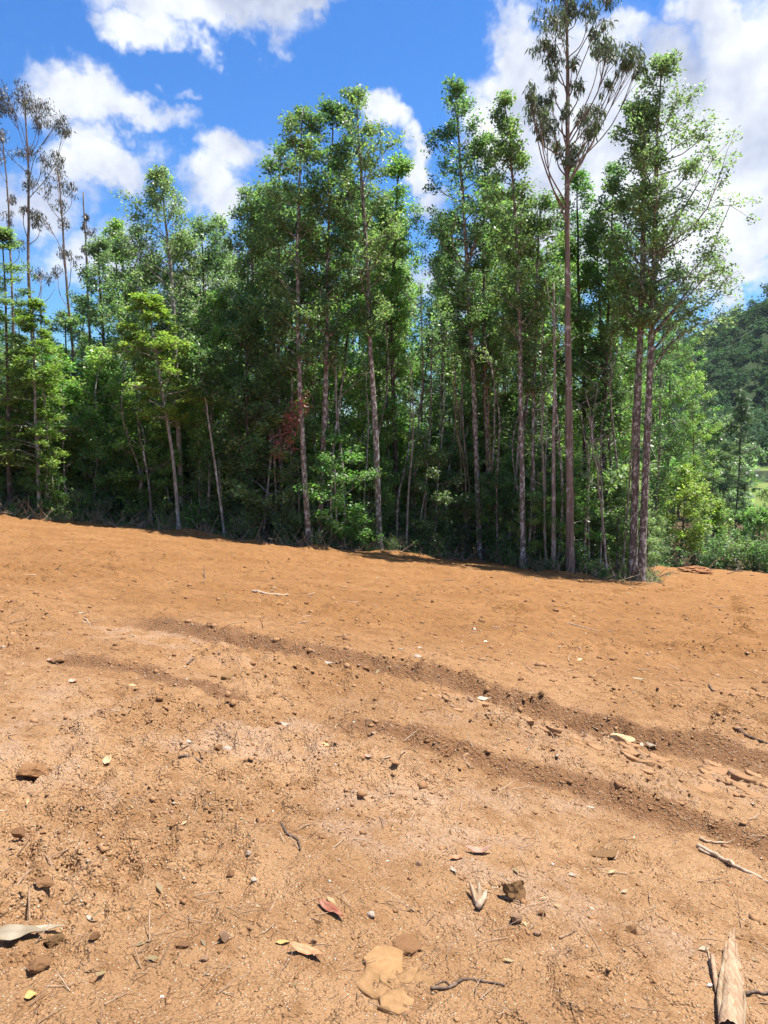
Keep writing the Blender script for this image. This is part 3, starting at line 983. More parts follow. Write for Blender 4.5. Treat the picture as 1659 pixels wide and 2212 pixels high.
# --- further thin stems in the front rank
STEMS = [(51, 'crooked thin dead stem leaning left between eucalyptus and paired trunks', [(1312, 1246), (1296, 1080), (1278, 960), (1264, 840)], .4, .05, 'dead'),
         (52, 'forked lichen stem at the foot of the rust-foliage tree', [(714, 1178), (722, 1000), (742, 850), (752, 760)], .7, .07, 'lichen'),
         (53, 'thin upright grey stem left of the eucalyptus foot', [(1180, 1228), (1178, 1050), (1182, 880)], 1.0, .04, 'grey'),
         (54, 'slim twin stem beside the trunk bottom of broad left tree', [(330, 1142), (318, 1020), (304, 930), (300, 800)], 1.0, .05, 'brown'),
         (55, 'thin crooked stem right of the thin eucalyptus shadow line', [(1296, 1240), (1300, 1100), (1288, 980), (1270, 900)], .8, .035, 'grey'),
         (56, 'pale thin stem in the dark gap left of middle trunk', [(786, 1186), (784, 1040), (790, 900), (786, 780)], 1.4, .04, 'grey'),
         (57, 'slim dark stem at left beside the yellow-green conifer', [(150, 1128), (142, 1000), (140, 850)], .8, .045, 'brown'),
         (58, 'slim brown stem just left of the rust-foliage tree', [(632, 1176), (628, 1040), (636, 880), (630, 760)], 1.6, .05, 'brown')]
for (sd, lab, pxs, back, r0, bk) in STEMS:
    pts, Y = trunk_pts(pxs, back)
    T = Tree(sd, pts, r0, bk, top_r=.015, wob=.10)
    for k in range(7):
        p, r = T.at_z(T.H * T.rs.uniform(.35, 1))
        e = p + np.array([T.rs.normal(0, .5), T.rs.normal(0, .4), T.rs.uniform(.2, .8)])
        T.big_limb(spline([p, (p + e) / 2 + T.rs.normal(0, .08, 3), e], 5), np.linspace(.016, .004, 5))
        if T.rs.uniform() < .5:
            T.cluster(e, .22, 1.0)
    T.finish('thin_tree', lab, 'mid', 20)

SLIM = [(118, .9), (300, 1.6), (425, 1.8), (598, 1.4), (676, 2.6), (748, 1.2), (806, 2.4), (878, 1.0), (898, 2.2), (938, .8), (952, 2.6), (968, 1.6), (1008, 1.2), (1024, 2.8), (1078, .9),
        (1098, 1.8), (1142, .8), (1168, 2.4), (1212, 1.2), (1258, 2.2), (1282, 1.4), (1340, 1.8), (1352, 1.0), (1400, 1.6), (915, 1.2), (1048, 1.0), (1116, 1.5), (1186, .9), (1270, 1.0), (1304, 1.6), (990, 2.0), (858, 1.6)]
rsm = np.random.RandomState(99)
slim_proto = []
for k in range(5):
    H = 9.0
    T = Tree(500 + k, [(0, 0, 0), (rsm.normal(0, .10), rsm.normal(0, .1), 3), (rsm.normal(0, .22), rsm.normal(0, .2), 6), (rsm.normal(0, .4), rsm.normal(0, .3), H)], .065, ['grey', 'lichen', 'dead', 'lichen', 'brown'][k], top_r=.02, wob=.06, sides=7)
    for q in range(6):
        p, r = T.at_z(H * rsm.uniform(.35, 1))
        e = p + np.array([rsm.normal(0, .6), rsm.normal(0, .5), rsm.uniform(.2, .9)])
        T.big_limb(spline([p, (p + e) / 2 + rsm.normal(0, .08, 3), e], 5), np.linspace(.018, .005, 5))
        if rsm.uniform() < .6:
            T.cluster(e, .26, rsm.uniform(.8, 1.3)); T.cluster((p + e) / 2, .2, rsm.uniform(.8, 1.2))
    slim_proto.append(T.finish('slim_tree', 'x', 'mid', 26, (.10, .055)))

# --- hanging vines on the trunks
def vine(seed, label, lines, Y):
    rs = np.random.RandomState(seed)
    root = None
    for ln in lines:
        p = np.array([at(x, y, Y) for (x, y) in ln])
        if root is None:
            foot = np.array([p[0][0], Y, gz(p[0][0], Y)])
            root = tag(link('hanging_vine', None, None, tuple(foot)), label, 'vine')
        p = spline(p - foot, 14)
        p[:, :2] += rs.normal(0, .025, (14, 2))
        mb = MB(); mb.tube(p, np.full(14, .014) * rs.uniform(.8, 1.3, 14), 5)
        link('stem', mb.mesh('stem', BARK['vine']), root)


Yv = foot_y(1000, .5)
vine(61, 'bundle of straw-coloured vines hanging left of the dark columnar tree',
     [[(1012, 1140), (1004, 1020), (990, 920), (980, 780)], [(1004, 1130), (996, 1000), (982, 880), (976, 760)], [(1018, 1120), (1012, 1040), (1000, 930), (984, 850)]], Yv)
Yv = foot_y(1058, 1.5)
vine(62, 'bundle of brown vines wrapped down the vine-hung tree trunk',
     [[(1068, 1140), (1062, 1000), (1056, 880), (1048, 740)], [(1054, 1120), (1060, 980), (1046, 860), (1050, 760)], [(1060, 1110), (1050, 960), (1060, 860), (1044, 780)]], Yv - .2)

# ------------------------------------------------------------------ the depth of the forest
def proto_tree(seed, H, rad, bark, leaf, n, cb=.25, r0=.12, nleaf=28, el=(20, 55), cl_r=.42, size=(.125, .072)):
    rs = np.random.RandomState(seed)
    pts = [(0, 0, 0), (rs.normal(0, .15), rs.normal(0, .15), H * .35), (rs.normal(0, .25), rs.normal(0, .25), H * .7), (rs.normal(0, .2), rs.normal(0, .2), H)]
    T = Tree(seed, pts, r0, bark)
    T.crown([(H, .12), (H * .9, rad * .45), (H * .75, rad * .8), (H * .55, rad), (H * .4, rad * .8), (H * cb, rad * .35)], n, el, 6, cl_r)
    root = T.finish('forest_tree', 'x', leaf, nleaf, size)
    return root


ANCHORS = [(-40, 'the left picture edge'), (25, 'the tall layered conifer'), (86, 'the yellow-green layered conifer'), (170, 'the sparse left eucalypts'),
           (240, 'the bluish dense tree'), (310, 'the yellow-sprayed leaning tree'), (392, 'the broad leafy left tree'), (456, 'the fresh green young tree'),
           (540, 'the slender pointed tree'), (612, 'the left shoulder of the middle clump'), (672, 'the rust-foliage tree'), (740, 'the straight brown-trunked tree'),
           (820, 'the tall lichen-spotted middle tree'), (900, 'the narrow sky gap'), (975, 'the straw-coloured vines'), (1038, 'the dark columnar tree'),
           (1090, 'the vine-hung tree'), (1140, 'the pointed-top tree'), (1196, 'the broken snag'), (1235, 'the giant eucalyptus trunk'),
           (1310, 'the crooked dead stem'), (1376, 'the paired brown trunks'), (1450, 'the forest corner')]
_used = {}


ORD = ['', 'second ', 'third ', 'fourth ', 'fifth ', 'sixth ', 'seventh ']


def uniq(label):
    """rows are planted from the soil edge inwards: a repeat is the second, third ... one back"""
    _used[label] = _used.get(label, 0) + 1
    return ORD[min(_used[label], 7) - 1] + label


def where(px, near, kind_far=('close behind', 'deep behind')):
    a = min(ANCHORS, key=lambda q: abs(q[0] - px))
    side = 'left of' if px < a[0] else 'right of'
    return a[1], side, kind_far[0 if near else 1]


protos = [proto_tree(201, 14, 1.7, 'dark', 'dark', 40), proto_tree(202, 14, 1.9, 'brown', 'mid', 42), proto_tree(203, 14, 1.6, 'dark', 'mid', 40, .35),
          proto_tree(204, 14, 1.8, 'lichen', 'bright', 40, .3), proto_tree(205, 14, 1.7, 'dark', 'blue', 40, .2), proto_tree(206, 14, 1.5, 'brown', 'dark', 34, .45)]
saps = [proto_tree(211, 6, 1.3, 'grey', 'mid', 30, .12, .045, 32, (10, 45), .34, (.11, .062)), proto_tree(212, 6, 1.2, 'dark', 'dark', 30, .10, .04, 32, (10, 45), .34, (.11, .062)),
        proto_tree(213, 6, 1.4, 'grey', 'bright', 30, .15, .045, 32, (10, 45), .34, (.11, .062)), proto_tree(214, 6, 1.3, 'brown', 'mid', 26, .3, .05, 32, (10, 40), .34, (.11, .062))]
SKY_X = [-300, 0, 100, 200, 270, 300, 450, 520, 560, 600, 800, 870, 890, 920, 940, 1000, 1100, 1160, 1250, 1300, 1420, 1480, 1560]
SKY_Y = [600, 620, 660, 580, 540, 440, 500, 510, 450, 360, 330, 420, 650, 650, 430, 330, 380, 450, 440, 430, 560, 740, 800]
rs = np.random.RandomState(5)
TREE_SPOTS, SAP_SPOTS = [], []
for row, (back, step) in enumerate(((4.0, 125), (7.5, 120), (12.0, 105), (18.0, 90), (25.0, 70))):
    px = -170 + rs.uniform(0, step)
    while px < (1420 if back < 8 else 1395):
        TREE_SPOTS.append((px + rs.normal(0, 12), back + rs.uniform(-1.2, 1.2)))
        px += step * rs.uniform(.75, 1.25)
for row, (back, step) in enumerate(((1.2, 84), (2.4, 70), (3.8, 70), (6.0, 66), (9.5, 64), (14.0, 70))):
    px = -150 + rs.uniform(0, step)
    while px < 1425:
        SAP_SPOTS.append((px + rs.normal(0, 14), back + rs.uniform(-.6, .8)))
        px += step * rs.uniform(.7, 1.3)
first = set()


def plant(pro, x, y, s, sz, label, group, name):
    o = pro if pro.name not in first else None
    if o is not None:
        first.add(pro.name)
    else:
        o = copy_tree(pro)
    o.location = (x, y, gz(x, y) - .05)
    o.rotation_euler = (rs.normal(0, .025), rs.normal(0, .025), rs.uniform(0, 6.28))
    o.scale = (s, s, sz)
    tag(o, label, 'tree', group)
    return o


for (px, back) in TREE_SPOTS:
    Y = foot_y(px, back)
    x = (px - 829.5) / FPX * Y * 1.0
    top = np.interp(px, SKY_X, SKY_Y) + abs(rs.normal(0, 80)) + 25
    zt = at(px, top, Y)[2]
    h = max(zt - gz(x, Y), 5.0)
    h = min(h, 24)
    a, side, dp = where(px, back < 8)
    k = rs.choice(len(protos), p=[.14, .22, .18, .22, .14, .10])
    plant(protos[k], x, Y, rs.uniform(.85, 1.2) * (h / 14) ** .5, h / 14, uniq(f"{['dark-leaved', 'mid-green', 'thin-crowned', 'bright-leaved', 'bluish', 'high-crowned'][k]} tree {dp} and {side} {a}"), 'trees in the depth of the forest', 'forest_tree')
for (px, back) in SAP_SPOTS:
    Y = foot_y(px, back)
    x = (px - 829.5) / FPX * Y
    h = rs.uniform(2.4, 6.0) + (rs.uniform(0, 2.5) if back > 3 else 0)
    a, side, dp = where(px, back < 3.6)
    k = rs.choice(4, p=[.30, .06, .42, .22])
    s = h / 6
    plant(saps[k], x, Y, s * rs.uniform(.9, 1.4), s, uniq(f"{['mid-green', 'dark', 'fresh green', 'sparse'][k]} sapling {dp} and {side} {a}"), 'saplings under the forest trees', 'sapling').name = 'sapling'


for i, (px, back) in enumerate(SLIM):
    Y = foot_y(px, back)
    x = (px - 829.5) / FPX * Y
    a, side, dp = where(px, back < 1.25, ('at the edge', 'in shade'))
    k = i % 5
    w = ['pale grey', 'lichen-spotted', 'bleached dead', 'lichen-spotted', 'brown'][k]
    plant(slim_proto[k], x, Y, rs.uniform(.7, 1.15), rs.uniform(.6, 1.25), uniq(f'slim {w} stem {dp} {side} {a}'), 'slim stems along the forest edge', 'slim_tree')


# ------------------------------------------------------------------ shrubs
def proto_shrub(seed, H, rad, leaf, stems=7, n=7, nleaf=30, cl=.20, size=(.085, .045), bark='brown'):
    rs = np.random.RandomState(seed)
    root = link('shrub', None)
    C, T = [], []
    mb = MB()
    for i in range(stems):
        a = i * 2.4 + rs.normal(0, .4); rr = rad * rs.uniform(.2, .9)
        e = np.array([math.cos(a) * rr, math.sin(a) * rr, H * rs.uniform(.6, 1.05)])
        p = spline([(math.cos(a) * .06, math.sin(a) * .06, -.08), e * np.array([.35, .35, .5]) + rs.normal(0, .05, 3), e], 7)
        mb.tube(p, np.linspace(.018, .005, 7), 4)
        for k in range(n):
            t = rs.uniform(.25, 1)
            b = p[min(int(t * 6), 6)]
            c = b + rs.normal(0, .17 * rad + .06, 3) * np.array([1, 1, .8])
            c[2] = max(c[2], .08)
            mb.tube(np.array([b, c]), np.array([.006, .003]), 3, False)
            C.append(c); T.append(rs.uniform(.7, 1.3))
    tag(link('stems', mb.mesh('stems', BARK[bark]), root), kind='stuff')
    link('foliage', leaf_mesh('foliage', [leaf_arrays(rs, C, cl, nleaf, size[0], size[1], .9, .3, .8, T)], LEAF[leaf]), root)
    return root


shr = [proto_shrub(301, 1.5, .8, 'mid'), proto_shrub(302, 1.2, .9, 'dark'), proto_shrub(303, 1.7, .8, 'bright', 8), proto_shrub(304, .9, .8, 'dark', 6),
       proto_shrub(305, .7, .5, 'straw', 9, 3, 8, .2, (.12, .02)), proto_shrub(306, 1.4, .7, 'blue', 7)]
SHRUBS = []
for (back, step, lo, hi) in ((.25, 66, .35, .75), (.9, 46, .6, 1.1), (1.9, 50, .8, 1.5), (3.4, 54, 1.0, 1.9)):
    px = -120.0
    while px < 1420:
        SHRUBS.append((px + rs.normal(0, 12), back + rs.uniform(-.15, .4), rs.uniform(lo, hi), None)); px += step * rs.uniform(.6, 1.4)
SHRUBS += [(780, .4, 1.15, 2), (755, .8, 1.2, 2), (735, .6, 1.0, 0), (610, .7, 1.25, 5), (640, .9, 1.1, 0), (410, .8, 1.2, 2), (120, .6, 1.1, 2), (165, .7, 1.0, 2),
           (955, .9, 1.2, 1), (1090, .8, 1.0, 5), (905, .8, 1.1, 1), (1398, .35, .55, 0), (850, .6, .9, 1)]
for (px, back, s, k) in SHRUBS:
    Y = foot_y(px, back)
    x = (px - 829.5) / FPX * Y
    if k is None:
        k = rs.choice(6, p=[.28, .14, .24, .10, .10, .14])
    a, side, dp = where(px, back < 1.4, ('at the edge', 'in shade'))
    w = ['mid-green', 'dark green', 'fresh green', 'low dark', 'dry straw-coloured', 'bluish green'][k]
    plant(shr[k], x, Y, s, s * rs.uniform(.85, 1.15), uniq(f'{w} shrub {dp} {side} {a}'), 'shrubs along the foot of the forest', 'shrub')['category'] = 'shrub'

# ------------------------------------------------------------------ beyond the forest corner, on the right
def right_tree(seed, label, px, Y, top, hw, leaf, n=40, bark='dark', cb=.15, name='broadleaf_tree', el=(15, 50), cl_r=.5, size=(.22, .13), nleaf=26, fl=.75, r0=.1, shape=None):
    x = (px - 829.5) / FPX * Y
    z0 = gz(x, Y)
    H = at(px, top, Y)[2] - z0
    rad = hw / FPX * Y
    T = Tree(seed, [(x, Y, z0), (x + .1, Y, z0 + H * .5), (x, Y, z0 + H)], r0, bark)
    shape = shape or [(1, .1), (.92, .5), (.75, .85), (.55, 1), (.35, .9), (cb, .5)]
    T.crown([(H * a, rad * b) for (a, b) in shape], n, el, 6, cl_r)
    T.finish(name, label, leaf, nleaf, size, None, 'tree', 1.0, .3, fl)


right_tree(401, 'rounded yellow-green tree glowing beside the forest corner', 1478, 53, 1010, 62, 'yellow', 46, size=(.17, .10), cl_r=.45, shape=[(1, .2), (.9, .7), (.7, 1), (.4, 1), (.15, .8)])
right_tree(402, 'yellowish bush-like tree right of the rounded yellow-green tree', 1545, 58, 1080, 34, 'yellow', 30, size=(.17, .10), cl_r=.42)
right_tree(403, 'thin wispy pine standing alone before the valley', 1594, 66, 850, 40, 'pine', 46, el=(-5, 25), cl_r=.42, size=(.26, .035), nleaf=30, name='pine_tree', cb=.30, r0=.12,
           shape=[(1, .06), (.88, .45), (.7, .8), (.5, 1), (.36, .7)])
right_tree(404, 'light green round bush low at the right picture edge', 1648, 62, 1095, 48, 'bright', 36, size=(.17, .10), cl_r=.45, shape=[(1, .3), (.85, .8), (.6, 1), (.2, .9)])
right_tree(405, 'mid-green tree between the rounded yellow tree and wispy pine', 1540, 74, 900, 44, 'mid', 44)
right_tree(406, 'dark pine rising behind the forest corner', 1515, 80, 830, 40, 'pine', 46, el=(-5, 25), size=(.26, .04), nleaf=30, name='pine_tree')
right_tree(407, 'bluish green tree left of the pond beyond the pine', 1566, 96, 900, 42, 'blue', 44, size=(.28, .16), cl_r=.65)
right_tree(408, 'low mid-green tree right of the wispy pine under the pond', 1612, 82, 1085, 34, 'mid', 34)
right_tree(409, 'feathery green tree by the near pond shore at picture edge', 1690, 92, 1040, 46, 'mid', 36)
right_tree(410, 'taller dark tree just outside the right picture edge', 1760, 75, 900, 60, 'mid', 40)
_n = 0
RS_LAB = ['tangled low shrub under the rounded yellow-green tree', 'dark shrub left of the earth mound at forest corner', 'shrub right behind the earth mound', 'green shrub below the yellowish bush-like tree',
          'shrub left of the wispy pine foot', 'shrub at the wispy pine foot', 'shrub right of the wispy pine foot', 'shrub below the light green round bush', 'rightmost shrub at the soil edge',
          'shrub between earth mound and wispy pine', 'tall shrub behind the yellowish bush-like tree', 'dry shrub at the right soil edge', 'shrub in shade behind the paired trunks']
for (px, Y, s, k), lab in zip([(1470, 51.5, 1.5, 1), (1440, 50.5, 1.6, 3), (1510, 54, 1.6, 0), (1548, 55.5, 1.9, 0), (1575, 56.5, 1.8, 1), (1598, 57, 1.7, 0), (1620, 56.5, 1.8, 2), (1645, 56, 2.0, 0),
                       (1668, 56, 1.6, 2), (1532, 54.5, 1.4, 3), (1560, 61, 2.4, 2), (1610, 55, 1.4, 4), (1425, 49, 1.8, 1)], RS_LAB):
    x = (px - 829.5) / FPX * Y
    plant(shr[k], x, Y, s, s, lab, 'shrubs beyond the forest corner', 'shrub')['category'] = 'shrub'

# ------------------------------------------------------------------ pond, far shore and wooded hill
wm, N = material('pond_water')
wn_ = N.noise(N.n('ShaderNodeTexCoord').outputs['Object'], .35, 4, .6)
wb = N.n('ShaderNodeBump', {'Height': wn_, 'Strength': .15, 'Distance': .1})
wp = N.n('ShaderNodeBsdfPrincipled', {'Base Color': (.055, .06, .045, 1), 'Roughness': .12, 'Normal': wb.outputs[0]})
N.n('ShaderNodeOutputMaterial', {0: wp.outputs[0]})
th = np.linspace(0, 2 * math.pi, 48, endpoint=False)
pv = np.stack([150 + 74 * np.cos(th), 211 + 53 * np.sin(th), np.full(48, -13.72)], 1)
pv = np.vstack([[150, 211, -13.72], pv])
pt = np.array([[0, i + 1, (i + 1) % 48 + 1] for i in range(48)])
tag(link('pond', mesh_np('pond', pv, None, pt, [wm])), 'still grey pond in the valley', None, None, 'structure')


def wood(name, label, spots, mat, per=288, leaf=(1.25, .9), seed=9):
    """many tree crowns seen from afar as one mass"""
    rs = np.random.RandomState(seed)
    parts = []
    mb = MB()
    for (x, y, h, r) in spots:
        z = float(base_h(x, y))
        m = 16
        c = rs.normal(0, 1, (m, 3)); c /= np.linalg.norm(c, axis=1)[:, None]
        c *= rs.uniform(.35, .85, (m, 1)) * np.array([r, r, h * .42])
        c += np.array([x, y, z + h * .58])
        parts.append(leaf_arrays(rs, c, r * .42, per // m, leaf[0], leaf[1], 1.0, .3, .8, rs.uniform(.75, 1.25, m) * rs.uniform(.75, 1.3)))
        mb.tube(np.array([(x, y, z - .5), (x, y, z + h * .6)]), np.array([.28, .12]), 5, False)
    root = tag(link(name, None), label, 'wood', None, 'stuff')
    tag(link('foliage', leaf_mesh('foliage', parts, mat), root), kind='stuff')
    tag(link('trunks', mb.mesh('trunks', BARK['dark']), root), kind='stuff')


sp = []
y = 262.0
while y < 486:
    x = y * .34 + rs.uniform(0, 8)
    while x < y * .66:
        if rs.uniform() < .95:
            h = rs.uniform(7, 17); sp.append((x + rs.normal(0, 1.4), y + rs.normal(0, 1.8), h, h * rs.uniform(.30, .42)))
        x += 9.0
    y += 8.6
wood('hillside_wood', 'dense dark green wood covering the hill beyond the pond', sp, LEAF['hill'])
sp = []
for i in range(34):
    x = rs.uniform(104, 190); y = rs.uniform(258, 272)
    h = rs.uniform(5, 10); sp.append((x, y, h, h * .42))
for i in range(26):
    y = rs.uniform(110, 160); x = y * rs.uniform(.36, .478); h = rs.uniform(6, 11)
    sp.append((x, y, h, h * .4))
wood('shore_wood', 'paler green trees along the pond shore at the foot of the hill', sp, LEAF['mid'], 300, (.85, .6), 10)

# ------------------------------------------------------------------ loose things on the soil
SOIL = plain_mat('dry_clod', (0.203, 0.099, 0.041), (0.275, 0.147, 0.068), 28, .95, .8)
SOILP = plain_mat('pale_clod', (0.287, 0.163, 0.090), (0.372, 0.230, 0.140), 28, .95, .8)
OCHR = plain_mat('ochre_rock', (.205, .115, .049), (.258, .149, .068), 22, .95, .8)
OLIVE = plain_mat('olive_clod', (.215, .118, .048), (.290, .165, .074), 30, .95, 1.0)
STONE = plain_mat('pale_stone', (0.324, 0.243, 0.180), (0.450, 0.369, 0.297), 18, .85, .5)
WHITE = plain_mat('white_stone', (0.450, 0.405, 0.360), (0.540, 0.504, 0.468), 20, .7, .3)
WOOD = plain_mat('bleached_wood', (0.260, 0.180, 0.115), (0.383, 0.291, 0.207), 26, .85, .6, (1, 1, .12))
DARKW = plain_mat('dark_wood', (.055, .036, .028), (.13, .088, .062), 26, .9, .6, (1, 1, .15))
TWIG = plain_mat('twig_brown', (.17, .105, .062), (.29, .19, .12), 26, .9, .5, (1, 1, .15))
CREAM = plain_mat('cream_bark', (0.230, 0.180, 0.119), (0.359, 0.313, 0.230), 9, .7, .3, (1, .2, 1), .1)
REDL = plain_mat('red_leaf', (0.240, 0.068, 0.040), (0.336, 0.152, 0.096), 18, .5, .2, (1, 1, 1), .15)
ORNG = plain_mat('orange_leaf', (0.306, 0.136, 0.053), (0.408, 0.230, 0.128), 18, .5, .2, (1, 1, 1), .15)
BRNL = plain_mat('brown_leaf', (.21, .115, .075), (.32, .20, .14), 18, .6, .2, (1, 1, 1), .1)
PALEL = plain_mat('pale_leaf', (0.310, 0.244, 0.170), (0.406, 0.347, 0.273), 18, .55, .2, (1, 1, 1), .15)
YELL = plain_mat('yellow_petal', (0.336, 0.224, 0.064), (0.400, 0.288, 0.104), 18, .6, .2)


def rock_mesh(name, seed, mat, sub=2, rough=.35, flat=1.0, block=False):
    rs = np.random.RandomState(seed)
    bm = bmesh.new()
    bmesh.ops.create_icosphere(bm, subdivisions=sub, radius=1.0)
    V = np.array([v.co[:] for v in bm.verts])
    f = np.ones(len(V))
    for k in range(15):      # chip flat facets off
        d = unit(rs.normal(0, 1, 3)); lim = rs.uniform(.5, .85) if block else rs.uniform(.52, .9)
        h = V @ d
        V = V - np.maximum(h - lim, 0)[:, None] * d
    ph = rs.uniform(0, 6, (5, 3))
    n = sum(np.sin(V @ rs.normal(0, 3.2, 3) + ph[k][0]) for k in range(5)) / 5
    V = V * (1 + rough * .35 * n + rs.normal(0, rough * .08, len(V)))[:, None]
    V[:, 2] *= flat
    for v, c in zip(bm.verts, V):
        v.co = c
    me = bpy.data.meshes.new(name)
    bm.to_mesh(me); bm.free()
    me.materials.append(mat)
    return me


def px_size(px, py, w):
    x, y = hit(px, py)
    d = math.sqrt(x * x + y * y + EYE * EYE)
    return w / FPX * d


def stone(label, px, py, w, h=.6, mat=SOIL, cat='stone', seed=None, name='stone', rot=0.0, rough=.35, block=False, depth=.8, sub=2, sink=.5):
    """a loose lump w picture units wide, h its height as a share of its width"""
    x, y = hit(px, py)
    r = px_size(px, py, w) / 2
    me = rock_mesh(name, seed or int(px * 7 + py), mat, sub, rough, 1.0, block)
    o = link(name, me, None, (x, y, gz(x, y) + r * h * (1 - sink)), (0, 0, rot))
    o.scale = (r, r * depth, r * h)
    tag(o, label, cat)
    return o


def ground_pts(pp, lift=.0):
    out = []
    for (px, py) in pp:
        x, y = hit(px, py)
        out.append((x, y, gz(x, y) + lift))
    return np.array(out)


def stick(label, pp, w, mat=TWIG, cat='stick', name='stick', lift=None, taper=.6, sides=7, forks=(), seed=1, raise_end=0.0):
    """a stick lying on the soil through picture points, w picture units thick"""
    r = px_size(*pp[0], w) / 2
    lift = r * .75 if lift is None else lift
    P = ground_pts(pp, lift)
    P[-1][2] += raise_end
    foot = P[0].copy()
    rs = np.random.RandomState(seed)
    n = max(8, 4 * len(pp))
    S = spline(P - foot, n); S += rs.normal(0, r * .22, S.shape)
    root = None
    mb = MB(); mb.tube(S, np.linspace(r, r * taper, n) * rs.uniform(.85, 1.15, n), sides)
    mb.tube(np.array([S[1], S[0]]), np.array([r, r * .85]), sides)
    if not forks:
        o = link(name, mb.mesh(name, mat), None, tuple(foot))
        return tag(o, label, cat)
    root = tag(link(name, None, None, tuple(foot)), label, cat)
    link('stem', mb.mesh('stem', mat), root)
    for fp in forks:
        Q = ground_pts(fp, r * .5) - foot
        m = MB(); m.tube(spline(Q, 8), np.linspace(r * .7, r * .35, 8), 6)
        link('side_twig', m.mesh('side_twig', mat), root)
    return root


def leaf(label, px, py, w, ang, mat=PALEL, curl=.35, wid=.26, cat='leaf', name='fallen_leaf', stalk=False, tilt=0.0, seed=None, lift=.006, hook=0.0):
    """a fallen lance-shaped leaf, w picture units long, turned by ang about the upright; curled along its length"""
    rs = np.random.RandomState(seed or int(px + py * 3))
    x, y = hit(px, py)
    L = px_size(px, py, w)
    n, m = 13, 5
    V, Q = [], []
    for i in range(n):
        t = i / (n - 1)
        hw = L * wid * .5 * (math.sin(math.pi * t ** .8) ** .8 + .03)
        bend = hook * L * (t - .5) ** 2 * 2
        zc = L * curl * ((t - .5) ** 2 * 1.6) + L * .02 * math.sin(t * 9 + rs.uniform(0, 3))
        for j in range(m):
            s = (j / (m - 1)) * 2 - 1
            V.append((L * (t - .5), s * hw + bend, zc + abs(s) ** 1.5 * hw * .55 + .25 * hw * s * math.sin(t * 5)))
    for i in range(n - 1):
        for j in range(m - 1):
            a = i * m + j
            Q.append((a, a + 1, a + m + 1, a + m))
    V = np.array(V)
    k = len(V)
    V2 = V - np.array([0, 0, max(.0012, L * .012)])         # a real, thin blade
    Q2 = [(q[3] + k, q[2] + k, q[1] + k, q[0] + k) for q in Q]
    rim = []
    for i in range(n - 1):
        a, b = i * m, (i + 1) * m
        rim.append((a, b, b + k, a + k)); a += m - 1; b += m - 1; rim.append((b, a, a + k, b + k))
    me = mesh_np(name, np.vstack([V, V2]), np.array(Q + Q2 + rim), None, [mat], True)
    root = link(name, me, None, (x, y, gz(x, y) + lift), (tilt, 0, R(ang)))
    tag(root, label, cat)
    if stalk:
        mb = MB(); mb.tube(spline([(-L * .5, V[2][1], V[2][2]), (-L * .62, 0, V[2][2] + L * .02), (-L * .74, L * .05, .004)], 6), np.linspace(L * .012, L * .008, 6), 5)
        link('stalk', mb.mesh('stalk', mat), root)
    return root


def slab_mesh(name, seed, r, hgt, mat, stretch=.75):
    """a broken flat lump: ragged many-cornered outline, bevelled top edge, uneven top"""
    rs = np.random.RandomState(seed)
    n = 9
    th = np.sort(np.linspace(0, 6.283, n, endpoint=False) + rs.normal(0, .16, n))
    rr = r * (1 + rs.normal(0, .20, n))
    ring = np.stack([np.cos(th) * rr, np.sin(th) * rr * stretch], 1)
    V, Q, T_ = [], [], []
    tx, ty = rs.normal(0, .16, 2) * hgt / r
    for k, (sc, z) in enumerate(((1.0, -hgt), (1.03, .2 * hgt), (1.0, .86 * hgt), (.965, 1.0 * hgt), (.62, 1.0 * hgt), (.3, .97 * hgt))):
        for p in ring:
            q = p * sc * (1 + rs.normal(0, .03))
            V.append((q[0], q[1], z + rs.normal(0, hgt * .06) + (q[0] * tx + q[1] * ty if k > 1 else 0)))
    for k in range(5):
        for i in range(n):
            Q.append((k * n + i, k * n + (i + 1) % n, (k + 1) * n + (i + 1) % n, (k + 1) * n + i))
    V.append((0, 0, hgt))
    for i in range(n):
        T_.append((5 * n + i, 5 * n + (i + 1) % n, 6 * n))
    return mesh_np(name, np.array(V), np.array(Q), np.array(T_), [mat], False)


def slab(label, px, py, w, hgt, mat, seed, cracks=()):
    x, y = hit(px, py)
    r = px_size(px, py, w) / 2
    root = tag(link('ochre_block', None, None, (x, y, gz(x, y))), label, 'rock')
    if not cracks:
        cracks = ((px, py, w),)
    for k, (a, b, ww) in enumerate(cracks):
        xx, yy = hit(a, b)
        o = link('fragment', slab_mesh('fragment', seed * 10 + k, px_size(a, b, ww) / 2, hgt * (1 - .15 * k), mat), root, (xx - x, yy - y, gz(xx, yy) - gz(x, y) - hgt * .72))
        o.rotation_euler = (.05 * (k - 1), .06 * (1 - k), k * .9)


# --- named stones and clods
stone('reddish stone near the left edge of the bare slope', 28, 1300, 17, .8, plain_mat('red_stone', (.15, .055, .035), (.24, .10, .065), 20))
stone('crumbling clod on the left of the slope', 122, 1424, 34, .45, SOIL, 'clod', name='clod', rough=.6)
stone('broken lump with a hollow at left centre of the slope', 495, 1470, 40, .5, OLIVE, 'clod', name='clod', rough=.7)
stone('small dark clod left of that broken lump', 462, 1466, 18, .6, SOIL, 'clod', name='clod')
stone('big flat-sided clod at the left picture edge', 70, 1672, 66, .48, SOIL, 'clod', name='clod', rough=.5, sub=3, sink=.15)
stone('pair-making small stone under the big flat-sided clod', 64, 1706, 17, .6, SOILP)
stone('square clod at the left edge below the big one', 42, 1828, 36, .75, SOIL, 'clod', name='clod', block=True, sink=.1)
stone('pale angular stone beside a brown one in left foreground', 491, 1623, 22, .7, STONE, block=True)
stone('brown stone touching the pale angular stone', 472, 1621, 20, .7, SOIL)
stone('whitish stone left of the burnt twig', 407, 1606, 16, .7, STONE, block=True)
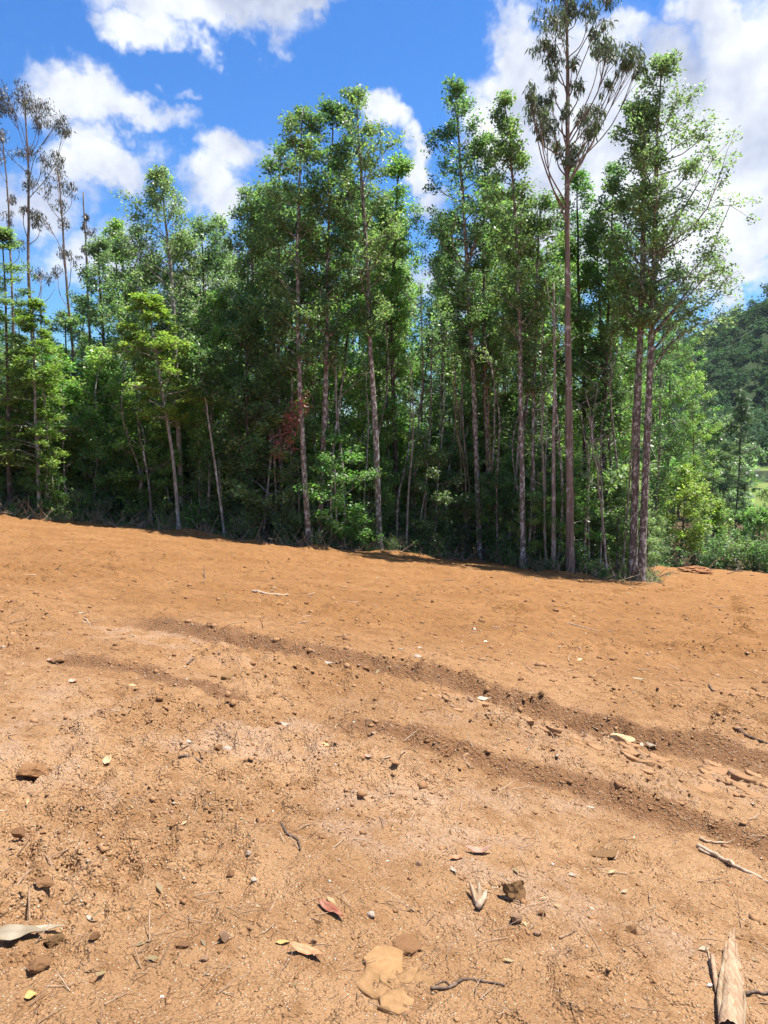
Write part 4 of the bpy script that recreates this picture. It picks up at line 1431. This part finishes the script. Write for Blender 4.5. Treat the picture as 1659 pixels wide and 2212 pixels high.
stone('two-toned pebble below the whitish stone', 342, 1647, 12, .7, SOILP)
stone('round brown clod in the centre of the slope', 716, 1557, 17, .8, SOIL, 'clod', name='clod')
stone('grey-brown stone above the upper rut', 902, 1449, 26, .65, STONE, block=True)
stone('dark clod up near the forest', 940, 1284, 15, .75, SOIL, 'clod', name='clod')
stone('dark pointed clod left of the one near the forest', 934, 1308, 9, 1.2, SOIL, 'clod', name='clod')
stone('dark clod on the upper rut right of centre', 1168, 1543, 17, .8, OLIVE, 'clod', name='clod')
stone('dark clod beyond the upper rut', 1125, 1502, 16, .7, SOIL, 'clod', name='clod')
stone('pinkish flat stone among the cracked plates', 1016, 1535, 22, .5, SOILP, block=True)
stone('sand-coloured slab with a shaded front on the cracked strip', 1342, 1602, 60, .32, plain_mat('sand_slab', (.36, .235, .125), (.44, .30, .17), 16), 'rock', name='slab', block=True, depth=.55, sub=3, sink=.0)
stone('leaning flat plate of soil at right by the upper rut', 1585, 1676, 30, .5, SOILP, 'clod', name='clod', block=True, rot=.4)
stone('flat brown clod at the right picture edge', 1648, 1552, 20, .5, SOIL, 'clod', name='clod')
stone('olive-brown crumbly clod in the right foreground', 1108, 1962, 58, .85, OLIVE, 'clod', name='clod', rough=.9, sub=3, sink=.25)
stone('pinkish round stone below the olive clod', 1114, 2018, 32, .85, SOILP)
stone('dark stone right of the pinkish round stone', 1168, 2012, 20, .8, SOIL)
stone('small round tan stone below the pinkish one', 1160, 2048, 18, .8, SOILP)
stone('tan stone with dark hollow in the right foreground', 1364, 2040, 34, .8, SOIL, block=True, rot=.6)
stone('white pebble left of the splintered stake', 1531, 2157, 12, .7, WHITE)
stone('white pebble in the left foreground above the dry stems', 1004 / 1 - 654, 2172, 9, .7, WHITE)
stone('tan upright stone in the left foreground', 484, 2057, 26, 1.2, SOILP, block=True)
stone('brown stone left of the tan upright stone', 206, 2070, 24, .8, SOIL)
stone('tan stone under the red leaf', 442, 2100, 20, .7, SOILP)
stone('pale stone right of the dark curved twig', 548, 1932, 16, .8, STONE, block=True)
stone('brown stone below the dark curved twig', 498, 1914, 22, .8, SOIL, block=True)
stone('pale stone among crumbs in centre-left foreground', 539, 1888, 16, .7, STONE)
stone('pale chip of stone in the centre foreground', 904, 1895, 16, .9, SOILP)
stone('tan stone beside the orange curled leaf', 677, 2062, 16, .8, SOILP)
stone('pale stone at far right end of the left foreground', 803, 2008, 22, .6, STONE, block=True)
slab('large ochre block broken at the bottom edge', 835, 2128, 105, .024, OCHR, 5, cracks=((830, 2104, 92), (880, 2142, 50), (806, 2150, 74), (846, 2150, 60)))
slab('right-hand ochre fragment beside the broken block', 912, 2150, 44, .020, OCHR, 6)
slab('lower ochre fragment at the bottom edge', 856, 2192, 80, .022, OCHR, 7)
stone('crumbly ridge above the ochre block', 872, 2062, 74, .25, SOIL, 'clod', name='clod', rough=.7, sub=3, rot=-.4)
stone('line of crumbs pressed by a track at right foreground', 1300, 1842, 60, .2, OLIVE, 'clod', name='clod', rough=.9, sub=3)
stone('split clod in the left foreground', 388, 1800, 42, .45, SOIL, 'clod', name='clod', rough=.7, sub=3)
stone('low clod left of the split clod', 302, 1806, 26, .4, SOIL, 'clod', name='clod', rough=.6)
stone('broken clod pile at left above the cream bark', 100, 1955, 44, .4, SOIL, 'clod', name='clod', rough=.8, sub=3)
stone('rough clod below the cream bark', 84, 2108, 46, .5, SOIL, 'clod', name='clod', rough=.7, sub=3)
stone('dark rough clod right of the cream bark', 120, 2046, 34, .6, OLIVE, 'clod', name='clod', rough=.9, sub=3)
stone('brown clod near the bottom centre', 398, 2068, 30, .5, SOIL, 'clod', name='clod', rough=.7)

# --- sticks, twigs and roots
stick('short log lying across the slope below the forest', [(546, 1281), (570, 1285), (622, 1291)], 8, WOOD, 'log', 'log', seed=2)
stick('burnt black twig end in the left foreground', [(386, 1634), (410, 1640), (436, 1649)], 8, DARKW, seed=3)
stick('long pale stick at the right edge of the foreground', [(1510, 1812), (1545, 1840), (1600, 1872), (1668, 1904)], 10, WOOD, seed=4, forks=[[(1512, 1818), (1522, 1828), (1536, 1836)]])
stick('short pale stick above the long pale stick', [(1512, 1797), (1540, 1801), (1572, 1806)], 6, WOOD, seed=5)
stick('dark stick lying at the right edge near the rut', [(1594, 1608), (1620, 1622), (1664, 1640)], 7, DARKW, seed=6)
stick('dark curved twig in the centre-left foreground', [(608, 1812), (622, 1836), (642, 1846), (650, 1868)], 6, DARKW, seed=7)
stick('straight thin twig pointing up the slope in foreground', [(582, 2004), (598, 1968), (614, 1930)], 3.5, TWIG, seed=8)
stick('forked twig at the left edge of the foreground', [(32, 1936), (70, 1898), (110, 1878), (148, 1860)], 5, TWIG, seed=9, forks=[[(98, 1884), (112, 1898), (118, 1926)]])
stick('thin stem beside the forked twig', [(64, 2004), (66, 1970), (72, 1950)], 4, TWIG, seed=10)
stick('dark crooked root at the bottom right of the ochre block', [(930, 2178), (975, 2166), (1000, 2150), (1040, 2152), (1090, 2166)], 7, DARKW, 'root', 'root', seed=11, forks=[[(975, 2166), (960, 2150), (940, 2160)]])
stick('dark stick at the right bottom corner', [(1590, 2182), (1625, 2176), (1664, 2172)], 7, DARKW, seed=12)
stick('thin dry stem near the bottom left corner', [(228, 2206), (255, 2188), (276, 2172)], 4, TWIG, seed=13)
stick('slim twig under the tan upright stone', [(346, 2078), (358, 2056), (368, 2040)], 3, TWIG, seed=14)
stick('thin twig left of the orange curled leaf', [(345, 2110), (362, 2075), (372, 2050)], 2.5, DARKW, seed=15)
stick('upright thin stem poking from soil at right', [(1404, 2036), (1408, 2012), (1412, 1996)], 2.5, TWIG, seed=16, raise_end=.05)
stick('upright thin stem poking from soil at far right', [(1602, 2002), (1598, 1975), (1594, 1962)], 2.5, TWIG, seed=17, raise_end=.05)
stick('brown twig lying below the upright thin stem', [(1208, 2060), (1228, 2050), (1240, 2044)], 5, TWIG, seed=18)
stick('thin stick by the pale splinters', [(1090, 1958), (1105, 1968), (1120, 1978)], 4, WOOD, seed=19)
stick('twig across the upper slope left of the log', [(440, 1262), (442, 1250), (441, 1238)], 3, DARKW, seed=20, raise_end=.15)
stick('pale twig high on the left slope', [(182, 1340), (190, 1346), (196, 1354)], 3, WOOD, seed=21)
stick('dark twig at left on the middle slope', [(405, 1440), (412, 1434), (420, 1430)], 5, DARKW, seed=22)
stick('pale twig on the far slope by the tyre marks', [(1225, 1352), (1250, 1358), (1290, 1366)], 3, WOOD, seed=23)
stick('thin dark twig beyond the upper rut at right', [(1530, 1492), (1536, 1502), (1540, 1508)], 4, DARKW, seed=24)
stick('bent twig at the foot of the lower rut', [(1000, 1648), (1010, 1660), (1024, 1664)], 4, TWIG, seed=25)
stick('root loop on the lower rut at right', [(1420, 1700), (1428, 1710), (1440, 1712)], 5, DARKW, 'root', 'root', seed=26)
stick('small stub of stick in the middle foreground', [(994, 1762), (996, 1752), (999, 1742)], 5, TWIG, seed=27, raise_end=.02)
stick('short brown stub in the right foreground', [(1328, 1852), (1332, 1842), (1336, 1834)], 5, TWIG, seed=28, raise_end=.02)

# splintered stake standing out of the soil
STAKE = [([(1556, 2250), (1552, 2190), (1558, 2140), (1566, 2108)], [8, 9, 8, 2], .030, 'w'),
         ([(1548, 2176), (1540, 2130), (1535, 2104)], [7, 9, 7], .012, 't'),
         ([(1604, 2250), (1607, 2200), (1602, 2168)], [6, 5, 1.5], .010, 'w'),
         ([(1534, 2124), (1528, 2086), (1524, 2064)], [2.5, 2, 1], .012, 'w')]
PINKW = plain_mat('pink_wood', (.235, .145, .085), (.36, .255, .165), 60, .8, .6, (1, .15, 1))
WOOD2 = plain_mat('split_wood', (0.180, 0.119, 0.065), (0.324, 0.241, 0.158), 60, .85, .9, (1, .12, 1))
root = None
for k, (pp, ww, lift, mk) in enumerate(STAKE):
    Q = ground_pts(pp, lift * .6)
    for i in range(len(Q)):
        Q[i][2] = Q[0][2] + (Q[-1][2] - Q[0][2]) * i / (len(Q) - 1) + .012 * math.sin(2.0 * i / (len(Q) - 1))
    if root is None:
        foot = Q[0].copy()
        root = tag(link('splintered_stake', None, None, tuple(foot)), 'splintered pale wooden stake lying towards the viewer at bottom right', 'stake')
    S = spline(Q - foot, 16)
    wr = np.interp(np.linspace(0, 1, 16), np.linspace(0, 1, len(ww)), ww)
    rr = np.array([px_size(*pp[0], w) for w in wr]) * .56
    rsk = np.random.RandomState(80 + k)
    rr = rr * rsk.uniform(.88, 1.12, 16)
    mb = MB(); mb.tube(S, rr, 8)
    me = mb.mesh('splinter', {'p': PINKW, 'w': WOOD2, 't': TWIG}[mk], False)
    o = link('splinter', me, root)

# the broad split strip itself: bowed across, ragged at its end
A_, B_ = ground_pts([(1574, 2270)], .045)[0], ground_pts([(1582, 2036)], .055)[0]
ax = B_ - A_; Ls = np.linalg.norm(ax); ax /= Ls
sd = unit(np.cross(ax, (0, 0, 1.0))); un = np.cross(sd, ax)
rsk = np.random.RandomState(91)
nu, nv = 9, 22
endf = np.array([.60, .86, .70, .97, .82, 1.0, .66, .88, .55])
hw0 = px_size(1574, 2180, 34) / 2
Vs = []
for layer in (0, 1):
    for j in range(nv):
        for i in range(nu):
            t = j / (nv - 1) * endf[i]
            u = (i / (nu - 1)) * 2 - 1
            hw = hw0 * (.92 + .16 * math.sin(t * 5) + .10 * math.sin(t * 13 + 1)) * (1 - .2 * max(0, t - .72) / .28)
            rib = .0045 * math.sin(i * 2.6 + .6 * math.sin(t * 7)) + rsk.normal(0, .0012)
            p = A_ + ax * Ls * t + sd * (u * hw + .006 * math.sin(t * 6)) + un * (.022 * (1 - u * u) + rib - layer * .011)
            Vs.append(p - foot)
Qs = []
for layer in (0, 1):
    o_ = layer * nu * nv
    for j in range(nv - 1):
        for i in range(nu - 1):
            q = (o_ + j * nu + i, o_ + j * nu + i + 1, o_ + (j + 1) * nu + i + 1, o_ + (j + 1) * nu + i)
            Qs.append(q if layer == 0 else q[::-1])
rim = [(0, j) for j in range(nv)] + [(i, nv - 1) for i in range(1, nu)] + [(nu - 1, j) for j in range(nv - 2, -1, -1)]
for (i0, j0), (i1, j1) in zip(rim[:-1], rim[1:]):
    a0, a1 = j0 * nu + i0, j1 * nu + i1
    Qs.append((a0, a1, a1 + nu * nv, a0 + nu * nv))
link('split_strip', mesh_np('split_strip', np.array(Vs), np.array(Qs), None, [PINKW]), root)

# pale splinters of wood
root = None
for k, (a, b, w) in enumerate((((1034, 1986), (1012, 1944), 16), ((1036, 1984), (1034, 1940), 14), ((1040, 1982), (1052, 1962), 14), ((1030, 1990), (1050, 1984), 16))):
    P = ground_pts([a, b], .012); P[1][2] += .03
    if root is None:
        foot = P[0].copy()
        root = tag(link('wood_splinters', None, None, tuple(foot)), 'cluster of pale wood splinters left of the olive clod', 'wood chip')
    r = px_size(*a, w) / 2
    mb = MB(); mb.tube(spline([P[0] - foot, (P[0] + P[1]) / 2 - foot + np.array([0, 0, .006]), P[1] - foot], 7), r * np.array([.7, 1, .9, .8, .6, .35, .1]), 5)
    link('splinter', mb.mesh('splinter', WOOD2 if k < 2 else WOOD, False), root)

# --- bark pieces and leaves
leaf('large cream bark strip curled at the left edge', 40, 2042, 92, 12, CREAM, .12, .34, 'bark', 'bark_strip', lift=.02)
leaf('pointed cream bark tail beside the large bark strip', 100, 2024, 66, 16, CREAM, .1, .22, 'bark', 'bark_strip', lift=.012)
leaf('upright tan bark strip in the left foreground', 232, 1638, 56, 100, plain_mat('tan_bark', (.34, .20, .10), (.44, .29, .17), 20), .2, .26, 'bark', 'bark_strip', lift=.03)
leaf('red dry leaf with stalk in the left-centre foreground', 716, 2000, 72, -42, REDL, .15, .24, stalk=True)
leaf('orange curled leaf below the red leaf', 668, 2086, 74, -22, ORNG, .55, .26, hook=-.25)
leaf('yellow leaf fragment beside the orange curled leaf', 612, 2062, 28, 10, YELL, .2, .3)
leaf('yellow petal near the bottom left corner', 68, 2170, 20, 30, YELL, .1, .8)
leaf('brown wavy leaf on the pale gravel patch', 1038, 1864, 64, 12, BRNL, .5, .24, hook=.2, lift=.015)
leaf('reddish leaf tip behind the brown wavy leaf', 988, 1884, 32, 25, ORNG, .3, .35)
leaf('pale leaf in the middle of the slope', 620, 1579, 30, -12, PALEL, .45, .26)
leaf('whitish leaf above the middle pale leaf', 503, 1419, 22, -25, CREAM, .3, .3)
leaf('small whitish leaf far up the left slope', 288, 1381, 12, -50, CREAM, .3, .35)
leaf('cream leaf lying on the cracked strip', 1046, 1533, 32, 8, CREAM, .3, .4)
leaf('upright pale leaf right of the sand-coloured slab', 1386, 1612, 20, 70, PALEL, .3, .35, lift=.03)
leaf('pale leaf with dark edge right of the slab', 1408, 1614, 26, -40, CREAM, .4, .3, lift=.02)
leaf('pale leaf lying on the lower rut', 1276, 1736, 20, -18, PALEL, .3, .35)
leaf('cream leaf scrap on the lower cracked strip', 1140, 1640, 16, 80, CREAM, .3, .5)
leaf('tan leaf in the left-centre foreground', 702, 1628, 30, -8, plain_mat('tan_leaf', (.34, .19, .09), (.42, .26, .14), 18), .2, .5)
leaf('pale leaf near the top of the upper rut', 868, 1421, 18, 14, CREAM, .4, .3)
leaf('whitish leaf right of the grey-brown stone', 908, 1415, 14, -40, CREAM, .3, .4)
leaf('white leaf scrap above the short log', 594, 1273, 14, -40, CREAM, .3, .35)
leaf('pale leaf right across the far slope', 1494, 1526, 14, -30, CREAM, .3, .3)
leaf('pale leaf above the upper rut at right', 1380, 1482, 28, -15, CREAM, .3, .25)
leaf('pale leaf at the far right slope edge', 1652, 1424, 16, -60, CREAM, .3, .3)
leaf('pinkish leaf at left of the slope', 158, 1474, 20, 40, plain_mat('pink_leaf', (.42, .22, .15), (.5, .30, .22), 18), .3, .6)
leaf('pink leaf in the dust further left', 112, 1422, 20, 5, plain_mat('rose_leaf', (.38, .17, .11), (.46, .25, .18), 18), .3, .3)
leaf('pale leaf left of the middle slope', 178, 1324, 18, 5, PALEL, .3, .25)
leaf('small pale leaf beside the upper rut', 712, 1447, 26, -20, PALEL, .3, .3)
leaf('brown leaf by the low middle clods', 798, 1668, 22, 5, BRNL, .4, .4)
leaf('pale chip leaf low in the right foreground', 1238, 1902, 18, -15, PALEL, .2, .4)
leaf('tan dry leaf behind the splintered stake', 980, 1912, 22, -60, PALEL, .3, .3)
leaf('pale leaf near the left centre crumbs', 196, 1946 + 60, 22, -40, PALEL, .3, .3)

# earth mound with roots at the forest corner
stone('mound of red earth pushed up at the forest corner', 1505, 1238, 74, .30, plain_mat('mound_earth', (.20, .085, .034), (.26, .12, .05), 8), 'mound', name='earth_mound', rough=1.2, sub=4, sink=.75)
for k, (a, b, lab) in enumerate((((1476, 1232), (1500, 1196), 'root sticking up left out of the earth mound'), ((1530, 1234), (1556, 1206), 'root sticking up right out of the earth mound'),
                                 ((1570, 1240), (1630, 1236), 'dry pole lying right of the earth mound'), ((1420, 1250), (1470, 1240), 'dry pole lying left of the earth mound'))):
    p0 = ground_pts([a], .05)[0]
    e = at(b[0], b[1], p0[1])
    mb = MB(); mb.tube(spline([np.zeros(3), (e - p0) * .5 + np.array([0, 0, .15]), e - p0], 8), np.linspace(.04, .012, 8), 6)
    tag(link('root', mb.mesh('root', TWIG), None, tuple(p0)), lab, 'root')
stone('small grey stump stub at the left soil edge', 304, 1142, 9, 1.6, plain_mat('grey_stub', (.16, .14, .13), (.26, .24, .22), 10), 'stub', name='stump_stub', sink=.1)
stone('yellowish rock at the foot of the pale leaning tree', 412, 1157, 22, .3, OCHR, 'rock', name='rock')


# ------------------------------------------------------------------ grit, crumbs, twig litter: too many to count
def scatter(name, label, n, mat, size, ylo, yhi, seed, base=.10, flat=.7, smax=.05, sub=1, smin=.0025):
    rs = np.random.RandomState(seed)
    px = rs.uniform(-250, 1910, n); py = ylo + (yhi - ylo) * rs.uniform(0, 1, n) ** .9
    xc, yc = (px - 829.5) / FPX, -(py - 1106.0) / FPX
    c, s = math.cos(PITCH), math.sin(PITCH)
    dy, dz = c + s * yc, -s + c * yc
    t = -EYE / (dz - AX * xc - BY * dy)
    X, Y = xc * t, dy * t
    ok = (Y > 0) & (Y < edge_y(X) - .3)
    X, Y, t = X[ok], Y[ok], t[ok]
    # crumbs gather in patches and on the banks
    h, damp, plate, patch = relief(X, Y)
    keep = rs.uniform(0, 1, len(X)) < (base + .85 * patch ** 1.5 * sstep(fbm(X / .5, Y / .5, 3, 140), -.6, .5) + .5 * damp)
    X, Y, t, h = X[keep], Y[keep], t[keep], h[keep]
    Z = base_h(X, Y) + h
    r = np.clip(size * np.exp(rs.normal(0, .55, len(X))) / FPX * t, smin, smax)
    if sub == 0:
        bv = np.array([(1, 0, 0), (0, 1, 0), (-1, 0, 0), (0, -1, 0), (0, 0, 1), (0, 0, -1.0)])
        bf = np.array([(0, 1, 4), (1, 2, 4), (2, 3, 4), (3, 0, 4), (1, 0, 5), (2, 1, 5), (3, 2, 5), (0, 3, 5)])
    else:
        bm = bmesh.new(); bmesh.ops.create_icosphere(bm, subdivisions=sub, radius=1.0)
        bv = np.array([v.co[:] for v in bm.verts]); bf = np.array([[v.index for v in f.verts] for f in bm.faces]); bm.free()
    m, k = len(X), len(bv)
    V = bv[None] * rs.uniform(.65, 1.3, (m, k, 1)) * np.stack([rs.uniform(.7, 1.4, m), rs.uniform(.7, 1.2, m), flat * rs.uniform(.6, 1.2, m)], 1)[:, None, :]
    a = rs.uniform(0, 6.28, m); ca, sa = np.cos(a)[:, None], np.sin(a)[:, None]
    V = np.stack([V[..., 0] * ca - V[..., 1] * sa, V[..., 0] * sa + V[..., 1] * ca, V[..., 2]], -1) * r[:, None, None]
    V += np.stack([X, Y, Z + r * .05], 1)[:, None, :]
    F = (bf[None] + (np.arange(m) * k)[:, None, None]).reshape(-1, 3)
    me = mesh_np(name, V.reshape(-1, 3), None, F, [mat], False)
    tag(link(name, me), label, None, None, 'stuff')


def crumb_mat(name, cols):
    m, N = material(name)
    rnd = N.n('ShaderNodeNewGeometry').outputs['Random Per Island']
    rp = N.n('ShaderNodeValToRGB', {'Fac': rnd})
    el = rp.color_ramp.elements
    for k, c in enumerate(cols):
        e = el[k] if k < 2 else el.new(1.0)
        e.position = k / (len(cols) - 1); e.color = (*c, 1)
    p = N.n('ShaderNodeBsdfPrincipled', {'Base Color': rp.outputs[0], 'Roughness': .9, 'Specular IOR Level': .2})
    N.n('ShaderNodeOutputMaterial', {0: p.outputs[0]})
    return m


CR = crumb_mat('soil_crumbs', [(.165, .083, .035), (.225, .117, .053), (.285, .158, .078), (.245, .132, .058)])
GR = crumb_mat('gravel', [(.275, .165, .093), (.34, .23, .15), (.23, .13, .07), (.43, .35, .28)])
scatter('soil_crumbs', 'loose soil crumbs scattered over the bare slope', 52000, CR, 2.0, 1330, 2300, 1, sub=0, base=.22)
scatter('gravel', 'pale grit and small pebbles strewn over the bare slope', 16000, GR, 1.6, 1330, 2300, 2, sub=0, base=.22)
scatter('clods', 'small dry clods scattered over the upper slope', 4600, CR, 2.3, 1195, 1560, 3, smax=.07, base=.45, flat=.8)
scatter('crumb_heaps', 'larger crumbs and clods thrown up beside the ruts', 260, CR, 3.8, 1380, 2300, 4, smax=.05, sub=2)


def plane_pts(px, py):
    xc, yc = (px - 829.5) / FPX, -(py - 1106.0) / FPX
    c, s = math.cos(PITCH), math.sin(PITCH)
    dy, dz = c + s * yc, -s + c * yc
    t = -EYE / (dz - AX * xc - BY * dy)
    P = np.stack([xc * t, dy * t], 1)
    return P[(P[:, 1] > 0) & (P[:, 1] < edge_y(P[:, 0]) - .2)]


def litter(name, label, n, mat, seed, kind):
    rs = np.random.RandomState(seed)
    px = rs.uniform(-150, 1810, n); py = 1230 + 1020 * rs.uniform(0, 1, n) ** 1.15
    P = plane_pts(px, py)
    Z = ground_z(P[:, 0], P[:, 1])
    mb = MB()
    parts_v = []
    for (x, y), z in zip(P, Z):
        D = math.hypot(x, y)
        if kind == 'twig':
            L = rs.uniform(.03, .14) * (1 + D * .05); a = rs.uniform(0, 6.28)
            r = max(.0010, .00065 * D) * rs.uniform(.7, 1.4)
            e = np.array([math.cos(a) * L, math.sin(a) * L * .8, rs.uniform(-.01, .05) * (3 if rs.uniform() < .12 else 1)])
            p = np.array([x, y, z + r])
            mb.tube(np.array([p, p + e * .5 + rs.normal(0, L * .06, 3) * np.array([1, 1, .3]), p + e]), np.array([r, r * .9, r * .5]), 4, False)
    tag(link(name, mb.mesh(name, mat)), label, None, None, 'stuff')


litter('twig_litter', 'thin brown twig litter over the bare slope', 300, TWIG, 11, 'twig')
litter('straw_litter', 'pale straw and bark fibres over the bare slope', 180, WOOD, 12, 'twig')
rs8 = np.random.RandomState(13)
P = plane_pts(rs8.uniform(-150, 1810, 110), 1210 + 950 * rs8.uniform(0, 1, 110) ** 1.2)
Z = ground_z(P[:, 0], P[:, 1])
D = np.hypot(P[:, 0], P[:, 1])
vv = []
for k in range(len(P)):
    v, _ = leaf_arrays(rs8, [[P[k, 0], P[k, 1], Z[k] + .008]], .003, 1, .035 + .0045 * D[k], .012 + .0016 * D[k], 2.5, 0, .2)
    vv.append((v, np.full(4, rs8.uniform(.8, 1.2))))
tag(link('leaf_litter', leaf_mesh('leaf_litter', vv, LEAF['straw'])), 'small dry leaf scraps over the bare slope', None, None, 'stuff')

bmv = rock_mesh('edge_clod', 55, SOIL, 1, .9)
ev = np.array([v.co[:] for v in bmv.vertices]); ef_ = np.array([list(p.vertices) for p in bmv.polygons])
vs_, fs_ = [], []
for k in range(700):
    px = rs8.uniform(-120, 1445)
    Y = foot_y(px, rs8.normal(-.25, .22)); x = (px - 829.5) / FPX * Y
    r = .02 + .055 * rs8.uniform() ** 2.5
    vs_.append(ev * rs8.uniform(.6, 1.3, 3) * r + np.array([x, Y, float(base_h(x, Y)) + .02])); fs_.append(ef_ + k * len(ev))
tag(link('edge_clods', mesh_np('edge_clods', np.concatenate(vs_), None, np.concatenate(fs_), [SOIL])), 'clods pushed up along the edge of the cleared soil', None, None, 'stuff')
# grass and weeds between the first trunks
C_ = []
for k in range(420):
    px = rs8.uniform(-120, 1445); Y = foot_y(px, rs8.uniform(-.1, 1.6)); x = (px - 829.5) / FPX * Y
    C_.append((x, Y, float(base_h(x, Y)) - .02))
va = leaf_arrays(rs8, C_, .16, 16, .34, .022, .1, -2.2, .15, rs8.uniform(.7, 1.3, len(C_)))
tag(link('weeds', leaf_mesh('weeds', [va], LEAF['mid'])), 'thin weeds and grass along the foot of the forest', None, None, 'stuff')

# dry twigs and brush at the foot of the trees
mb = MB()
for k in range(900):
    px = rs8.uniform(-100, 1440); back = rs8.uniform(-.45, .8)
    Y = foot_y(px, back); x = (px - 829.5) / FPX * Y
    L = rs8.uniform(.3, 1.1)
    a = rs8.uniform(0, 6.28); el_ = rs8.uniform(.05, 1.2)
    d = np.array([math.cos(a) * math.cos(el_), math.sin(a) * math.cos(el_), math.sin(el_)])
    p = np.array([x, Y, 0.0]); p[2] = float(base_h(x, Y)) - .05
    mb.tube(np.array([p, p + d * L * .5 + rs8.normal(0, .07, 3), p + d * L]), np.array([.016, .012, .006]), 3, False)
tag(link('brushwood', mb.mesh('brushwood', plain_mat('brush_twig', (.24, .17, .12), (.38, .29, .21), 20))), 'dry twigs and brush along the foot of the forest', None, None, 'stuff')

# ------------------------------------------------------------------ cracked soil plates between the ruts (pieces of the ground)
GROUND = bpy.data.objects['ground']
PLATE = plain_mat('soil_plate', (.235, .128, .060), (.300, .170, .085), 9, .95, .8)
rsp = np.random.RandomState(404)
plate_meshes = [slab_mesh('soil_plate', 900 + k, 1.0, .30, PLATE, .55) for k in range(6)]
for (cx, cy_, sx, sy, n, w0) in ((1490, 1672, 150, 34, 34, 46), (1640, 1712, 60, 26, 12, 46), (1030, 1548, 130, 24, 26, 30), (1240, 1606, 100, 22, 20, 34), (1400, 1640, 60, 18, 10, 36)):
    for _ in range(n):
        px = cx + rsp.uniform(-1, 1) * sx
        py = cy_ + (px - cx) * .22 + rsp.uniform(-1, 1) * sy
        x, y = hit(px, py)
        r = px_size(px, py, w0 * rsp.uniform(.5, 1.15)) / 2
        o = link('soil_plate', plate_meshes[rsp.randint(6)], GROUND, (x, y, gz(x, y) - r * .20), (rsp.uniform(-.22, .0), rsp.uniform(.02, .30), rsp.normal(-.55, .3)))
        o.scale = (r, r, r * rsp.uniform(.7, 1.2))

# ------------------------------------------------------------------ ridges pressed up by a crawler track (pieces of the ground)
TREAD = GROUND.data.materials[0]
rst = np.random.RandomState(505)
tv, tf_ = [], []
TRACKS = [(CLEATS[0][0], .34, .27), (CLEATS[1][0], .36, .27), (CLEATS[2][0], .55, .17), (CLEATS[3][0], .42, .14), (CLEATS[4][0], .30, .24), (CLEATS[5][0], .10, .05),
          (W_([(1090, 1330), (1180, 1322), (1246, 1318)]), .5, .15), (W_([(1240, 1292), (1380, 1276), (1500, 1270)]), .35, .30), (W_([(20, 1230), (200, 1244), (420, 1250)]), .3, .26)]
for (pts, half, per) in TRACKS:
    pts = np.array(pts)
    seg = np.hypot(*(pts[1:] - pts[:-1]).T)
    L = seg.sum(); cum = np.concatenate([[0], np.cumsum(seg)])
    d = 0.0
    while d < L:
        i = min(np.searchsorted(cum, d, 'right') - 1, len(seg) - 1)
        u = (pts[i + 1] - pts[i]) / seg[i]
        c = pts[i] + u * (d - cum[i])
        d += per * rst.uniform(.85, 1.15)
        if vnoise(np.array([c[0] / 1.1]), np.array([c[1] / 1.1]), 83)[0] < -.35:
            continue
        nrm = np.array([-u[1], u[0]])
        a = nrm * .85 + u * .5                      # bars stand askew across the track
        a = a / np.linalg.norm(a)
        hl = half * rst.uniform(.55, 1.0); hh = min(per * .26, .05) * rst.uniform(.7, 1.3); wd = per * .42
        n = 6
        sp = np.linspace(-1, 1, n)
        xs = c[0] + a[0] * hl * sp + rst.normal(0, wd * .12, n); ys = c[1] + a[1] * hl * sp + rst.normal(0, wd * .12, n)
        zs = ground_z(xs, ys)
        k0 = sum(len(v) for v in tv)
        prof = np.sin((sp + 1) * math.pi / 2) ** .5 * rst.uniform(.6, 1.2, n)
        V = []
        for j in range(n):
            V += [(xs[j] - u[0] * wd * .7, ys[j] - u[1] * wd * .7, zs[j] - .025), (xs[j] - u[0] * wd * .1, ys[j] - u[1] * wd * .1, zs[j] + hh * prof[j]),
                  (xs[j] + u[0] * wd * .3, ys[j] + u[1] * wd * .3, zs[j] - .025)]
        tv.append(np.array(V))
        for j in range(n - 1):
            b = k0 + j * 3
            tf_ += [(b, b + 3, b + 4, b + 1), (b + 1, b + 4, b + 5, b + 2)]
tag(link('tread_marks', mesh_np('tread_marks', np.concatenate(tv), np.array(tf_), None, [TREAD], False, dict(far=sstep(np.concatenate(tv)[:, 1], 3.0, 12.0))), GROUND), kind='stuff')

# ------------------------------------------------------------------ the summer air between here and the hill
hm = bpy.data.materials.new('haze_air'); hm.use_nodes = True
HN = NT(hm.node_tree)
hv = HN.n('ShaderNodeVolumePrincipled', {'Color': (.80, .88, 1.0, 1), 'Density': .00006, 'Anisotropy': .2})
HN.n('ShaderNodeOutputMaterial', {'Volume': hv.outputs[0]})
hz = [(x, y, z) for z in (-26.0, 150.0) for (x, y) in ((-3600, -1000), (3600, -1000), (3600, 3700), (-3600, 3700))]
tag(link('haze', mesh_np('haze', np.array(hz), np.array([(3, 2, 1, 0), (4, 5, 6, 7), (0, 1, 5, 4), (1, 2, 6, 5), (2, 3, 7, 6), (3, 0, 4, 7)]), None, [hm])), 'thin summer haze over the valley', None, None, 'stuff')
